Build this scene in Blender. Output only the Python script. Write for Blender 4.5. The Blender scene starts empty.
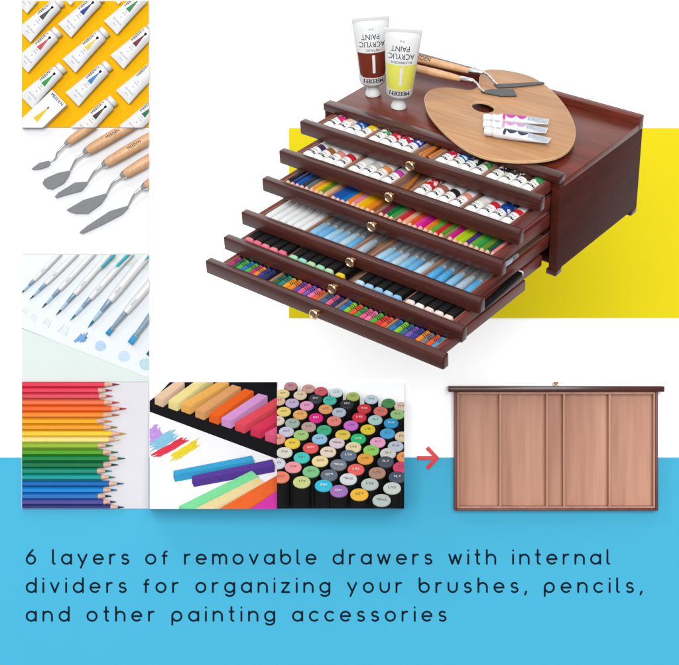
import bpy, bmesh, math, random
from mathutils import Matrix, Vector
R = random.Random(7)
PI = math.pi
sc = bpy.context.scene
C = sc.collection

# ------------------------------------------------------------------ camera and frames
F, CX, CY = 1522.282, 339.5, 332.5          # focal length and centre in photograph pixels
ZB = 2600.0                                  # millimetres from the camera to the display board
def world_from_cam(x, y, z):                 # camera axes (right, down, forward), mm -> metres
    return Vector((x, z - ZB, -y)) * 0.001
def ray_point(u, v, d=0.0):                  # a point d board-pixels in front of the board
    z = ZB * (1 - d / F)
    return world_from_cam((u - CX) / F * z, (v - CY) / F * z, z)
def px_scale(d=0.0):
    return ZB / F * (1 - d / F) * 0.001
EYE = world_from_cam(0, 0, 0)
cd = bpy.data.cameras.new('camera')
cam = bpy.data.objects.new('camera', cd); C.objects.link(cam)
cam.location = EYE; cam.rotation_euler = (PI / 2, 0, 0)
cd.sensor_fit = 'HORIZONTAL'; cd.sensor_width = 36; cd.lens = F * 36 / 679
cd.clip_start = 0.05; cd.clip_end = 50
sc.camera = cam

def axes_pxframe(u, v, d):                   # local x right, y up, z to the viewer, 1 unit = 1 pixel
    s = px_scale(d)
    m = Matrix(((s, 0, 0, 0), (0, 0, -s, 0), (0, s, 0, 0), (0, 0, 0, 1)))
    m.translation = ray_point(u, v, d)
    return m
def rodrigues(r):
    r = Vector(r); return Matrix.Rotation(r.length, 3, r.normalized())
RB = rodrigues((2.07573, 0.70591, -0.43108)); TB = Vector((-15.558, -178.454, 2003.324))
M = {}
def box_matrix():
    cols = []
    for i in range(3):
        c = RB.col[i]; cols.append(Vector((c[0], c[2], -c[1])) * 0.001)
    m = Matrix.Identity(4)
    for i in range(3):
        for j in range(3): m[j][i] = cols[i][j]
    m.translation = world_from_cam(*TB)
    return m
BOX = box_matrix()                           # millimetres in the box's own axes -> world
def unproj(u, v, axis, val):                 # pixel -> box coordinates on the plane axis = val
    o = RB.transposed() @ (-TB); d = RB.transposed() @ Vector(((u - CX) / F, (v - CY) / F, 1))
    k = (val - o[axis]) / d[axis]
    return o + d * k

# ------------------------------------------------------------------ materials
def lin(h):
    out = []
    for i in (0, 2, 4):
        c = int(h[i:i + 2], 16) / 255
        out.append(c / 12.92 if c <= .04045 else ((c + .055) / 1.055) ** 2.4)
    return out
GAIN = 0.60                                  # photographed value -> surface colour
def col(h, g=None): return tuple(min(.9, c * (GAIN if g is None else g)) for c in lin(h)) + (1,)
def mat(name, color=None, rough=.5, spec=.5, metal=0., var=.06, nscale=.3, bump=0., objcol=False, stretch=(1, 1, 1), coat=0., alpha=1., trans=0.):
    m = bpy.data.materials.new(name); m.use_nodes = True
    nt = m.node_tree; b = nt.nodes['Principled BSDF']; L = nt.links.new
    b.inputs['Roughness'].default_value = rough; b.inputs['Metallic'].default_value = metal
    b.inputs['Specular IOR Level'].default_value = spec; b.inputs['Coat Weight'].default_value = coat
    b.inputs['Coat Roughness'].default_value = .15
    b.inputs['Alpha'].default_value = alpha; b.inputs['Transmission Weight'].default_value = trans
    tc = nt.nodes.new('ShaderNodeTexCoord'); mp = nt.nodes.new('ShaderNodeMapping'); mp.inputs['Scale'].default_value = stretch
    no = nt.nodes.new('ShaderNodeTexNoise'); no.inputs['Scale'].default_value = nscale; no.inputs['Detail'].default_value = 6
    L(tc.outputs['Object'], mp.inputs['Vector']); L(mp.outputs[0], no.inputs['Vector'])
    mr = nt.nodes.new('ShaderNodeMapRange'); mr.inputs['To Min'].default_value = 1 - var * 2; mr.inputs['To Max'].default_value = 1 + var * 2
    mr.inputs['From Min'].default_value = .2; mr.inputs['From Max'].default_value = .8
    L(no.outputs['Fac'], mr.inputs['Value'])
    mx = nt.nodes.new('ShaderNodeVectorMath'); mx.operation = 'SCALE'
    if objcol:
        oi = nt.nodes.new('ShaderNodeObjectInfo'); L(oi.outputs['Color'], mx.inputs[0])
    else: mx.inputs[0].default_value = color[:3]
    L(mr.outputs[0], mx.inputs['Scale']); L(mx.outputs[0], b.inputs['Base Color'])
    if bump:
        bp = nt.nodes.new('ShaderNodeBump'); bp.inputs['Strength'].default_value = bump; bp.inputs['Distance'].default_value = .0006
        L(no.outputs['Fac'], bp.inputs['Height']); L(bp.outputs[0], b.inputs['Normal'])
    m['bsdf'] = 1
    return m
def wood(name, dark, light, rough, along=0, gscale=.05, rings=9., coat=0., bump=.15, spec=.35):
    m = bpy.data.materials.new(name); m.use_nodes = True
    nt = m.node_tree; b = nt.nodes['Principled BSDF']; L = nt.links.new
    b.inputs['Roughness'].default_value = rough; b.inputs['Coat Weight'].default_value = coat; b.inputs['Coat Roughness'].default_value = .16
    b.inputs['Specular IOR Level'].default_value = spec
    tc = nt.nodes.new('ShaderNodeTexCoord'); mp = nt.nodes.new('ShaderNodeMapping')
    s = [1.0, 1.0, 1.0]; s[along] = .06; mp.inputs['Scale'].default_value = s
    L(tc.outputs['Object'], mp.inputs['Vector'])
    n1 = nt.nodes.new('ShaderNodeTexNoise'); n1.inputs['Scale'].default_value = gscale; n1.inputs['Detail'].default_value = 4; n1.inputs['Distortion'].default_value = .6
    n2 = nt.nodes.new('ShaderNodeTexNoise'); n2.inputs['Scale'].default_value = gscale * rings; n2.inputs['Detail'].default_value = 8
    L(mp.outputs[0], n1.inputs['Vector']); L(mp.outputs[0], n2.inputs['Vector'])
    ad = nt.nodes.new('ShaderNodeMath'); ad.operation = 'MULTIPLY_ADD'; ad.inputs[1].default_value = .5
    hf = nt.nodes.new('ShaderNodeMath'); hf.operation = 'MULTIPLY'; hf.inputs[1].default_value = .5
    L(n1.outputs['Fac'], hf.inputs[0]); L(n2.outputs['Fac'], ad.inputs[0]); L(hf.outputs[0], ad.inputs[2])
    rp = nt.nodes.new('ShaderNodeValToRGB'); rp.color_ramp.elements[0].position = .3; rp.color_ramp.elements[1].position = .7
    rp.color_ramp.elements[0].color = dark; rp.color_ramp.elements[1].color = light
    L(ad.outputs[0], rp.inputs['Fac']); L(rp.outputs['Color'], b.inputs['Base Color'])
    bp = nt.nodes.new('ShaderNodeBump'); bp.inputs['Strength'].default_value = bump; bp.inputs['Distance'].default_value = .0005
    L(n2.outputs['Fac'], bp.inputs['Height']); L(bp.outputs[0], b.inputs['Normal'])
    return m
def printed_tube(name, wide):
    """White tube skin printed with marks near the cap and a coloured zone (object colour) near the crimp; local y runs 0 at the crimp .. 70 at the cap."""
    m = bpy.data.materials.new(name); m.use_nodes = True
    nt = m.node_tree; b = nt.nodes['Principled BSDF']; L = nt.links.new; N = nt.nodes.new
    b.inputs['Roughness'].default_value = .32
    tc = N('ShaderNodeTexCoord'); sp = N('ShaderNodeSeparateXYZ'); L(tc.outputs['Object'], sp.inputs[0])
    oi = N('ShaderNodeObjectInfo')
    off = N('ShaderNodeVectorMath'); off.operation = 'ADD'; cmb = N('ShaderNodeCombineXYZ')
    rs = N('ShaderNodeMath'); rs.operation = 'MULTIPLY'; rs.inputs[1].default_value = 90
    L(oi.outputs['Random'], rs.inputs[0]); L(rs.outputs[0], cmb.inputs['X']); L(rs.outputs[0], cmb.inputs['Z'])
    L(tc.outputs['Object'], off.inputs[0]); L(cmb.outputs[0], off.inputs[1])
    def cmp(val_out, op, v):
        n = N('ShaderNodeMath'); n.operation = op; n.inputs[1].default_value = v; L(val_out, n.inputs[0]); return n.outputs[0]
    def mul(a, c):
        n = N('ShaderNodeMath'); n.operation = 'MULTIPLY'; L(a, n.inputs[0]); L(c, n.inputs[1]); return n.outputs[0]
    y = sp.outputs['Y']
    if wide: zone = mul(cmp(y, 'GREATER_THAN', 4), cmp(y, 'LESS_THAN', 47.5))
    else: zone = mul(cmp(y, 'GREATER_THAN', 37), cmp(y, 'LESS_THAN', 46))
    vo = N('ShaderNodeTexVoronoi'); vo.inputs['Scale'].default_value = .11 if wide else .2; vo.distance = 'MINKOWSKI'; vo.inputs['Exponent'].default_value = .55; L(off.outputs[0], vo.inputs['Vector'])
    star = cmp(vo.outputs['Distance'], 'GREATER_THAN', 1.15 if wide else .1)
    zone = mul(zone, star)
    m1 = N('ShaderNodeMix'); m1.data_type = 'RGBA'; m1.inputs['A'].default_value = col('f4f3f1', .66); L(oi.outputs['Color'], m1.inputs['B']); L(zone, m1.inputs['Factor'])
    L(m1.outputs['Result'], b.inputs['Base Color'])
    return m

WHITE = mat('white_board', (.92, .92, .92), .6, .2, var=.004)
PLASTIC = mat('white_plastic', col('f4f5f6', .57), .35, .5, var=.015, nscale=.06)
PAPER = mat('paper', (.585, .59, .605), .8, .2, var=.012, nscale=.4, bump=.1)
OBJ = mat('painted', None, .42, .12, var=.03, objcol=True)
OBJM = mat('matte_chalk', None, .9, .15, var=.05, nscale=.5, bump=.5, objcol=True)
OBJG = mat('glossy_paint', None, .3, .1, var=.02, objcol=True)
INK = mat('ink', (.004, .008, .016), .7, .05, var=.02)
BLACK = mat('black_plastic', (.004, .004, .0045), .42, .12, var=.15)
BLACKM = mat('black_case', (.004, .004, .005), .8, .08, var=.2)
STEEL = mat('steel', (.62, .62, .63), .2, .5, metal=1, var=.05)
SILVER = mat('silver_foil', (.36, .40, .45), .42, .5, metal=.6, var=.16, nscale=.3, bump=.4)
BLADE = mat('knife_blade', col('76777b'), .5, .3, metal=.1, var=.04, nscale=.5, stretch=(1, .1, 1))
BLADED = mat('dark_blade', col('55565a'), .4, .4, metal=.55, var=.06, nscale=.15)
BRASS = mat('brass', (.78, .56, .33), .22, .5, metal=1, var=.06)
DISH = mat('dark_brown_dish', (.16, .095, .055), .5, .4, metal=.3, var=.15)  # darker brown for the hollow centre of the knob
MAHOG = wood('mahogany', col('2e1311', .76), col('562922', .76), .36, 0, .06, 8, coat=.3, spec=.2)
MAHOGY = wood('mahogany_side_shaded', col('38140d', .68), col('57231b', .68), .6, 1, .05, 8, coat=0, spec=.1)  # same mahogany, darker than the top: the side's shade is put into its colour
MAHOGT = wood('mahogany_top_lit', col('441911', .8), col('783224', .8), .36, 0, .05, 8, coat=.08, spec=.3)  # lighter copy of the mahogany, light on the top painted into its colour
INNER = wood('drawer_wood', col('8d6450'), col('b98d74'), .6, 1, .08, 7)
TRAYW = wood('tray_plywood', col('a9745d', .74), col('cc9a82', .74), .62, 1, .035, 5)
TRAYE = wood('tray_edge', col('5d2722', .7), col('7d3a31', .7), .45, 1, .1, 8)
PALW = wood('palette_wood', col('a46f42', .64), col('d3a06e', .64), .48, 0, .026, 9, coat=.08)
PALE_E = wood('palette_edge', col('cfa071', .66), col('e2bc90', .66), .5, 0, .05, 6)
HANDLE = wood('handle_wood', col('d8a070'), col('efc192'), .42, 1, .08, 6, coat=.1)
PENW = mat('pencil_wood', col('eab9a0'), .7, .2, var=.08, nscale=.8)
CLEAR = mat('clear_cap', col('d8e4ec'), .05, .5, var=.02, alpha=.2)
BARREL = mat('water_barrel', None, .15, .5, var=.05, objcol=True, coat=.3)
DKINK = mat('dark_ink', col('2a2c33'), .6, .2, var=.02)
TUBE_W = printed_tube('tube_print_patterned', True)
TUBE_B = printed_tube('tube_print_banded', False)

# ------------------------------------------------------------------ mesh building
class MB:
    def __init__(s): s.v = []; s.f = []; s.m = []; s.sm = []
    def add(s, v, f, m=0, smooth=True):
        b = len(s.v); s.v += [tuple(p) for p in v]
        for q in f: s.f.append([b + i for i in q]); s.m.append(m); s.sm.append(smooth)
        return s
    def box(s, x0, x1, y0, y1, z0, z1, bev=0., m=0, seg=2):
        bm = bmesh.new()
        vs = [bm.verts.new((x, y, z)) for z in (z0, z1) for y in (y0, y1) for x in (x0, x1)]
        for q in ((0, 2, 3, 1), (4, 5, 7, 6), (0, 1, 5, 4), (2, 6, 7, 3), (0, 4, 6, 2), (1, 3, 7, 5)): bm.faces.new([vs[i] for i in q])
        if bev: bmesh.ops.bevel(bm, geom=bm.edges[:], offset=bev, segments=seg, profile=.5, affect='EDGES')
        bm.verts.index_update()
        s.add([v.co for v in bm.verts], [[v.index for v in f.verts] for f in bm.faces], m); bm.free(); return s
    def loft(s, rings, m=0, cap=True):
        n = len(rings[0]); b = [p for r in rings for p in r]; f = []
        for i in range(len(rings) - 1):
            for j in range(n):
                k = (j + 1) % n; f.append([i * n + j, i * n + k, (i + 1) * n + k, (i + 1) * n + j])
        if cap: f.append(list(range(n))[::-1]); f.append([(len(rings) - 1) * n + j for j in range(n)])
        return s.add(b, f, m)
    def lathe(s, prof, n=24, axis='y', org=(0, 0, 0), m=0, cap=True):   # prof: (radius, along)
        rings = []
        for r, a in prof:
            ring = []
            for j in range(n):
                t = 2 * PI * j / n; c, d = r * math.cos(t), r * math.sin(t)
                p = (c, a, -d) if axis == 'y' else ((c, d, a) if axis == 'z' else (a, c, d))
                ring.append((p[0] + org[0], p[1] + org[1], p[2] + org[2]))
            rings.append(ring)
        return s.loft(rings, m, cap)
    def sweep(s, path, rad, n=10, m=0, flat=1., up=(0, 0, 1)):
        path = [Vector(p) for p in path]; rings = []; up = Vector(up)
        for i, p in enumerate(path):
            t = (path[min(i + 1, len(path) - 1)] - path[max(i - 1, 0)]).normalized()
            a = t.cross(up); a = a.normalized() if a.length > 1e-6 else Vector((1, 0, 0))
            b = a.cross(t).normalized(); r = rad[i] if isinstance(rad, (list, tuple)) else rad
            rings.append([p + a * (r * math.cos(2 * PI * j / n)) + b * (r * flat * math.sin(2 * PI * j / n)) for j in range(n)])
        return s.loft(rings, m)
    def prism(s, poly, z0, z1, bev=0., m=0, holes=None):
        bm = bmesh.new()
        bot = [bm.verts.new((x, y, z0)) for x, y in poly]; top = [bm.verts.new((x, y, z1)) for x, y in poly]
        n = len(poly); ft = bm.faces.new(top); fb = bm.faces.new(bot[::-1])
        for i in range(n): bm.faces.new((bot[i], bot[(i + 1) % n], top[(i + 1) % n], top[i]))
        bmesh.ops.recalc_face_normals(bm, faces=bm.faces[:])
        if bev:
            es = [e for e in bm.edges if abs(e.verts[0].co.z - z1) < 1e-6 and abs(e.verts[1].co.z - z1) < 1e-6]
            bmesh.ops.bevel(bm, geom=es, offset=bev, segments=2, profile=.5, affect='EDGES')
        bm.verts.index_update()
        s.add([v.co for v in bm.verts], [[v.index for v in f.verts] for f in bm.faces], m); bm.free(); return s
    def xf(s, fn): s.v = [tuple(fn(*p)) for p in s.v]; return s
    def mesh(s, name, mats, angle=38):
        me = bpy.data.meshes.new(name); me.from_pydata(s.v, [], s.f)
        for m in (mats if isinstance(mats, (list, tuple)) else [mats]): me.materials.append(m)
        me.polygons.foreach_set('material_index', s.m); me.polygons.foreach_set('use_smooth', [bool(x) for x in s.sm])
        bm = bmesh.new(); bm.from_mesh(me); bmesh.ops.recalc_face_normals(bm, faces=bm.faces[:]); bm.to_mesh(me); bm.free()
        me.set_sharp_from_angle(angle=math.radians(angle)); me.update(); return me
    def build(s, name, mats, parent=None, color=None, angle=38, label=None):
        o = bpy.data.objects.new(name, s.mesh(name, mats, angle)); C.objects.link(o)
        if parent is not None: o.parent = parent
        if color: o.color = col(color)
        if label: o['label'] = label
        return o
REG = []
def tag(o, label, cat, group=None, kind=None, alts=()):
    o['label'] = label
    if cat: o['category'] = cat
    if group: o['group'] = group
    if kind: o['kind'] = kind
    return o
def root(name, label, cat, frame, group=None):
    o = bpy.data.objects.new(name, None); C.objects.link(o); o.empty_display_size = .01
    o.matrix_world = frame; return tag(o, label, cat, group)
def copy_tree(o, frame=None, parent=None, colors=None):
    c = o.copy(); C.objects.link(c)
    if parent is not None: c.parent = parent
    for ch in KIDS(o): copy_tree(ch, None, c, colors)
    if colors:
        base = o.name.split('.')[0]
        if base in colors: c.color = col(colors[base])
    if frame is not None: c.matrix_world = frame
    return c
def KIDS(o): return [x for x in C.objects if x.parent == o]
ORD = ['first', 'second', 'third', 'fourth', 'fifth', 'sixth', 'seventh', 'eighth', 'ninth', 'tenth', 'eleventh', 'twelfth']

_tc = {}
def text_mesh(body, extrude=0.0):            # flat letters, unit size, centred; (verts, faces)
    if body in _tc: return _tc[body]
    cu = bpy.data.curves.new('lettering', 'FONT'); cu.body = body; cu.size = 1; cu.align_x = 'CENTER'; cu.resolution_u = 3
    o = bpy.data.objects.new('lettering', cu); C.objects.link(o)
    me = o.evaluated_get(bpy.context.evaluated_depsgraph_get()).to_mesh()
    v = [tuple(p.co) for p in me.vertices]; f = [list(p.vertices) for p in me.polygons]
    C.objects.unlink(o); bpy.data.objects.remove(o)
    xs = [p[0] for p in v]; w = max(xs) - min(xs); mid = (max(xs) + min(xs)) / 2
    v = [(p[0] - mid, p[1], 0) for p in v]
    _tc[body] = (v, f, w); return _tc[body]

# ------------------------------------------------------------------ clipping to a panel's edge
def clip(o, u0, u1, v0, v1):
    """Cut a thing (and its parts) off at the panel's edge."""
    corners = [ray_point(u, v) for u, v in ((u0, v0), (u1, v0), (u1, v1), (u0, v1))]
    pl = []
    mid = (corners[0] + corners[2]) / 2
    for i in range(4):
        a, b = corners[i], corners[(i + 1) % 4]
        n = (a - EYE).cross(b - EYE).normalized()
        if n.dot(mid - EYE) < 0: n = -n
        pl.append((EYE.copy(), n))
    alive = False
    for k in KIDS(o): alive = clip_one(k, pl, o.matrix_world) or alive
    if o.type == 'MESH': alive = clip_one(o, pl, None, False) or alive
    return alive
def clip_one(o, pl, base, deep=True):
    mw = (base @ o.matrix_basis) if base is not None else o.matrix_world
    alive = False
    if deep:
        for k in KIDS(o): alive = clip_one(k, pl, mw) or alive
    if o.type != 'MESH': return alive
    me = o.data; pts = [mw @ v.co for v in me.vertices]
    out = [any(n.dot(p - c) < -1e-7 for p in pts) for c, n in pl]
    if not any(out): return True
    me = me.copy(); inv = mw.inverted(); mt = mw.transposed().to_3x3()
    bm = bmesh.new(); bm.from_mesh(me)
    for (c, n), bad in zip(pl, out):
        if not bad: continue
        r = bmesh.ops.bisect_plane(bm, geom=bm.verts[:] + bm.edges[:] + bm.faces[:], dist=1e-6, plane_co=inv @ c, plane_no=(mt @ n).normalized(), clear_inner=True)
        es = [e for e in r['geom_cut'] if isinstance(e, bmesh.types.BMEdge) and e.is_valid and len(e.link_faces) == 1]
        if es and len(bm.faces):
            try: bmesh.ops.holes_fill(bm, edges=es)
            except Exception: pass
    if not len(bm.faces):
        bm.free()
        if not KIDS(o): bpy.data.objects.remove(o)
        return alive
    bm.to_mesh(me); bm.free(); me.set_sharp_from_angle(angle=math.radians(32)); o.data = me; return True
def prune(o):
    for k in KIDS(o): prune(k)
    if o.type == 'EMPTY' and not KIDS(o): bpy.data.objects.remove(o); return

# ------------------------------------------------------------------ the setting: board and colour panels
bd = MB().box(-1500, 1500, -1500, 1500, -40, 0).build('backdrop', WHITE); bd.matrix_world = axes_pxframe(CX, CY, 0); tag(bd, 'plain white backdrop', None, kind='structure')
YEL = mat('yellow_card', col('f2de20', .65), .7, .02, var=.006, nscale=.02)
BLU = mat('blue_card', col('52c1e8', .60), .7, .02, var=.006, nscale=.02)
yp = MB().box(-(690 - 289) / 2, (690 - 289) / 2 + 60, -95, 95, 0, 1).build('yellow_panel', YEL); yp.matrix_world = axes_pxframe((690 + 289) / 2, 223, 0)
yp.name = 'yellow_card'; tag(yp, 'flat lemon yellow rectangular card behind the open drawer box', 'panel')
bp_root = root('caption_panel', 'sky blue card along the bottom with the dark rounded caption', 'panel', axes_pxframe(CX, 568.75, 0))
MB().box(-520, 520, -260, 111.25, 0, 1.2).build('card', BLU, bp_root)

# caption lettering: monoline rounded strokes
def arc(cx, cy, r, a0, a1, ry=None, n=14):
    ry = r if ry is None else ry
    return [(cx + r * math.cos(math.radians(a0 + (a1 - a0) * i / n)), cy + ry * math.sin(math.radians(a0 + (a1 - a0) * i / n))) for i in range(n + 1)]
CIRC = arc(.5, .5, .5, 0, 360, n=26)
AS = 1.5
G = {
 'o': ([CIRC], 1.), 'a': ([CIRC, [(1, 1), (1, 0)]], 1.), 'b': ([CIRC, [(0, AS), (0, .5)]], 1.), 'd': ([CIRC, [(1, AS), (1, 0)]], 1.),
 'c': ([arc(.5, .5, .5, 48, 312)], .86), 'e': ([[(.02, .5), (1, .5)] + arc(.5, .5, .5, 8, 312)], 1.),
 'g': ([CIRC, [(1, 1), (1, -.02)] + arc(.5, -.02, .5, 0, -140, .4)], 1.),
 'h': ([[(0, AS), (0, 0)], arc(.46, .54, .46, 180, 0, .46) + [(.92, 0)]], .92), 'n': ([[(0, 1), (0, 0)], arc(.46, .54, .46, 180, 0, .46) + [(.92, 0)]], .92),
 'm': ([[(0, 1), (0, 0)], arc(.36, .6, .36, 180, 0, .4) + [(.72, 0)], arc(1.08, .6, .36, 180, 0, .4) + [(1.44, 0)]], 1.44),
 'u': ([[(0, 1)] + arc(.46, .46, .46, 180, 360, .46) + [(.92, 1)]], .92),
 'r': ([[(0, 1), (0, 0)], arc(.42, .55, .42, 180, 78, .45)], .5), 'i': ([[(0, 1), (0, 0)], [(0, AS - .06), (0, AS - .04)]], 0.), 'l': ([[(0, AS), (0, .2)] + arc(.2, .2, .2, 180, 270)], .2),
 't': ([[(.2, AS), (.2, .22)] + arc(.42, .22, .22, 180, 270), [(0, 1), (.44, 1)]], .46), 'f': ([[(.18, 0), (.18, 1.06)] + arc(.46, 1.06, .28, 180, 90), [(0, .86), (.46, .86)]], .5),
 's': ([arc(.36, .75, .3, 35, 180, .25) + arc(.36, .75, .3, 180, 270, .25)[1:] + arc(.36, .25, .34, 90, 0, .25)[1:] + arc(.36, .25, .34, 0, -145, .25)[1:]], .7),
 'p': ([CIRC, [(0, .5), (0, -.42)]], 1.), 'y': ([[(0, 1), (.46, .08)], [(.9, 1), (.27, -.42)]], .9),
 'v': ([[(0, 1), (.42, 0), (.84, 1)]], .84), 'w': ([[(0, 1), (.32, 0), (.64, .95), (.96, 0), (1.28, 1)]], 1.28), 'z': ([[(0, 1), (.74, 1), (0, 0), (.78, 0)]], .78),
 '6': ([arc(.46, .46, .46, 0, 360, n=26), [(.05, .64), (.2, .95), (.66, AS)]], .92), ',': ([[(.12, .06), (0, -.26)]], .12), ' ': ([], .38)}
def split_corners(strokes):
    out = []
    for st in strokes:
        st = [p for i, p in enumerate(st) if i == 0 or (Vector(p) - Vector(st[i - 1])).length > 1e-4]
        cur = [st[0]]
        for i in range(1, len(st)):
            cur.append(st[i])
            if i < len(st) - 1:
                a = Vector(st[i]) - Vector(st[i - 1]); b = Vector(st[i + 1]) - Vector(st[i])
                if a.angle(b) > .75: out.append(cur); cur = [st[i]]
        out.append(cur)
    return out
def caption(text, x0, x1, base, xh=9.2, rad=.98):
    nat = sum(G[c][1] for c in text) * xh; gap = (x1 - x0 - nat) / (len(text) - 1)
    mb = MB(); x = x0
    for c in text:
        if c == ' ': mb.build('word', INK, bp_root); mb = MB()
        for st in split_corners(G[c][0]):
            pts = [(x + px * xh, (568.75 - base) + py * xh, 1.3) for px, py in st]
            a, b = Vector(pts[0]), Vector(pts[1]); e, f_ = Vector(pts[-1]), Vector(pts[-2])
            da = (a - b).normalized() * rad; de = (e - f_).normalized() * rad
            closed = (Vector(pts[0]) - Vector(pts[-1])).length < .01
            if closed: path, rr = pts + [pts[1]], rad
            else:
                path = [a + da * .98, a + da * .7] + pts + [e + de * .7, e + de * .98]; rr = [rad * .2, rad * .72] + [rad] * len(pts) + [rad * .72, rad * .2]
            path = [(p[0] - CX, p[1], p[2]) for p in path]
            mb.sweep(path, rr, 8, flat=.35)
        x += G[c][1] * xh + gap
    mb.build('word', INK, bp_root)
caption('6 layers of removable drawers with internal', 26.9, 609, 563.6)
caption('dividers for organizing your brushes, pencils,', 26.9, 641.3, 591.9)
caption('and other painting accessories', 26.9, 445.5, 620.6)

ar = MB()
poly = [(-11, -1.9), (4.6, -1.9), (-2.4, -9), (.4, -11.8), (11.4, 0), (.4, 11.8), (-2.4, 9), (4.6, 1.9), (-11, 1.9)]
ao = ar.prism(poly, 0, 1.2, .3).build('arrow_marker', mat('red_card', col('ee3238', .64), .5, .3, var=.02)); ao.matrix_world = axes_pxframe(428, 458, 1.6)
tag(ao, 'small red arrow pointing right at the empty divided tray', 'arrow')

# ------------------------------------------------------------------ the open drawer box
W, D, H = 350., 194.3, 126.7
box_root = root('drawer_box', 'dark mahogany art supply box with six drawers pulled out in steps', 'drawer box', BOX)
MB().box(0, W, 10.5, D - 12, H - 9, H, .6).build('top_panel', MAHOGT, box_root)
MB().box(0, W, 0, 14.2, H - 2, H + 8.1, 1.6).build('front_lip', MAHOG, box_root)
MB().box(0, W, D - 11.8, D, H - 9, H + 9.1, 1.2).build('back_ridge', MAHOGT, box_root)
for x0, x1 in ((.3, 11), (W - 11, W - .3)):
    b = MB(); b.box(x0, x1, 2, D - 1, 7, H - 1.9 if False else H - 9.1, .8); b.box(x0 + .2, x1 - .2, 2.5, 10.3, H - 9, H - 2.2, .3)
    b.build('side_panel', MAHOGY, box_root)
MB().box(11.2, W - 11.2, D - 9, D - 1.2, 7, H - 9.2).build('back_panel', MAHOGY, box_root)
MB().box(11.2, W - 11.2, 14, D - 9.2, 7, 10).build('bottom_panel', MAHOGY, box_root)
for x0, x1 in ((.2, 14), (W - 14, W - .2)):
    for y0, y1 in ((1.6, 15), (D - 15, D - .8)):
        MB().box(x0, x1, y0, y1, 0, 6.9, .8).build('foot', MAHOG, box_root)
for k in range(5):                                                    # the runners the drawers slide on
    z = 102 - k * 19.
    for x0, x1 in ((11.1, 13.4), (W - 13.4, W - 11.1)): MB().box(x0, x1, 8, D - 10, z, z + 3).build('runner', MAHOGY, box_root)
PULL = [44.1, 86.4, 120.9, 162.8, 197.5, 232.1]
ZT = [127.1, 104.0, 80.2, 52.1, 33.1, 16.6]
DH = 18.0
CF = [(.0, .217), (.229, .45), (.462, .538), (.55, .771), (.783, 1.)]
XI0, XI1 = 19., 331.
def comp(c): return XI0 + CF[c][0] * (XI1 - XI0), XI0 + CF[c][1] * (XI1 - XI0)
def knob_mesh(par, x, y, z, s=1.0):
    k = MB(); k.lathe([(4.2, 0), (4.2, -1.2), (2.8, -2.2), (2.8, -4.5), (5.0, -6.0), (6.3, -8), (6.5, -10), (5.9, -11.4), (4.7, -11.6), (4.2, -10.6)], 28, org=(0, 0, 0), cap=False)
    k.lathe([(4.4, -10.7), (3.4, -9.0), (.01, -8.4)], 28, m=1, cap=False)
    k.xf(lambda a, b, c: (x + a * s, y + b * s * .62, z + c * s))
    k.build('knob', [BRASS, DISH], par)
for i in range(6):
    y, z = -PULL[i], ZT[i]
    d = MB().box(-2.6, W + 2.6, y, y + 11, z - DH, z, 2.0, seg=3).build('drawer', MAHOG, box_root)
    y1 = y + 11 + 178; top = z - 3.2; bot = z - DH + .6
    if i == 5: top = z - 3.6
    for x0, x1 in ((14, XI0), (XI1, 336)): MB().box(x0, x1, y + 11.1, y1, bot, top, .5).build('side_wall', TRAYE, d)
    MB().box(XI0 + .1, XI1 - .1, y1 - 5, y1, bot, top, .5).build('back_wall', TRAYE, d)
    MB().box(XI0 + .05, XI1 - .05, y + 11.1, y1 - 5.1, bot + .3, bot + 2.6).build('tray_floor', INNER, d)
    for x0, x1 in ((XI0 + .1, XI0 + 1.3), (XI1 - 1.3, XI1 - .1)): MB().box(x0, x1, y + 11.2, y1 - 5.2, bot + 2.7, top - .4).build('lining', INNER, d)
    for c in range(4):
        a = comp(c)[1]; b = comp(c + 1)[0]
        MB().box(a + .5, b - .5, y + 11.1, y1 - 5.2, bot + 2.7, top - 1.2, .3).build('divider', INNER, d)
    knob_mesh(d, W / 2 - 1.6, y, z - DH * .5)

# ------------------------------------------------------------------ things in the drawers
DN = ['top drawer', 'second drawer', 'third drawer', 'fourth drawer', 'fifth drawer', 'bottom drawer']
def article(c): return c
def place_row(proto, drawer, items, zc, group, noun, yoff=2.0, part='', cat='', rot=1.2, rng=R, jit=1.2):
    """items: (x, colour name, colour dict); the first item of a kind reuses the prototype."""
    res = []
    for n, (x, cn, cols) in enumerate(items):
        m = BOX @ Matrix.Translation((x, -PULL[drawer] + 11 + yoff + rng.uniform(0, jit), zc)) @ Matrix.Rotation(math.radians(rng.uniform(-rot, rot)), 4, 'Z') @ Matrix.Rotation(rng.uniform(-.1, .1), 4, 'Y')
        o = copy_tree(proto, m, None, cols)
        pv = items[n - 1][1] if n else None; nx = items[n + 1][1] if n + 1 < len(items) else None
        if pv and nx: lab = f'{cn} {noun} between {pv} and {nx} ones, {DN[drawer]}'
        elif nx: lab = f'{cn} {noun} at the left end of the {DN[drawer]}'
        else: lab = f'{cn} {noun} at the right end of the {DN[drawer]}'
        tag(o, lab, cat, group); REG.append((o, cn, noun, drawer, n)); res.append(o)
    return res
def spread(c, names, pal, keys, pad=1.0, skip=()):
    a, b = comp(c); n = len(names); w = (b - a - 2 * pad) / n
    return [(a + pad + w * (k + .5), nm, {kk: pal[nm] for kk in keys}) for k, nm in enumerate(names) if nm]
def remove_tree(o):
    for k in KIDS(o): remove_tree(k)
    bpy.data.objects.remove(o)
PROTO = Matrix.Identity(4)

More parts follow.
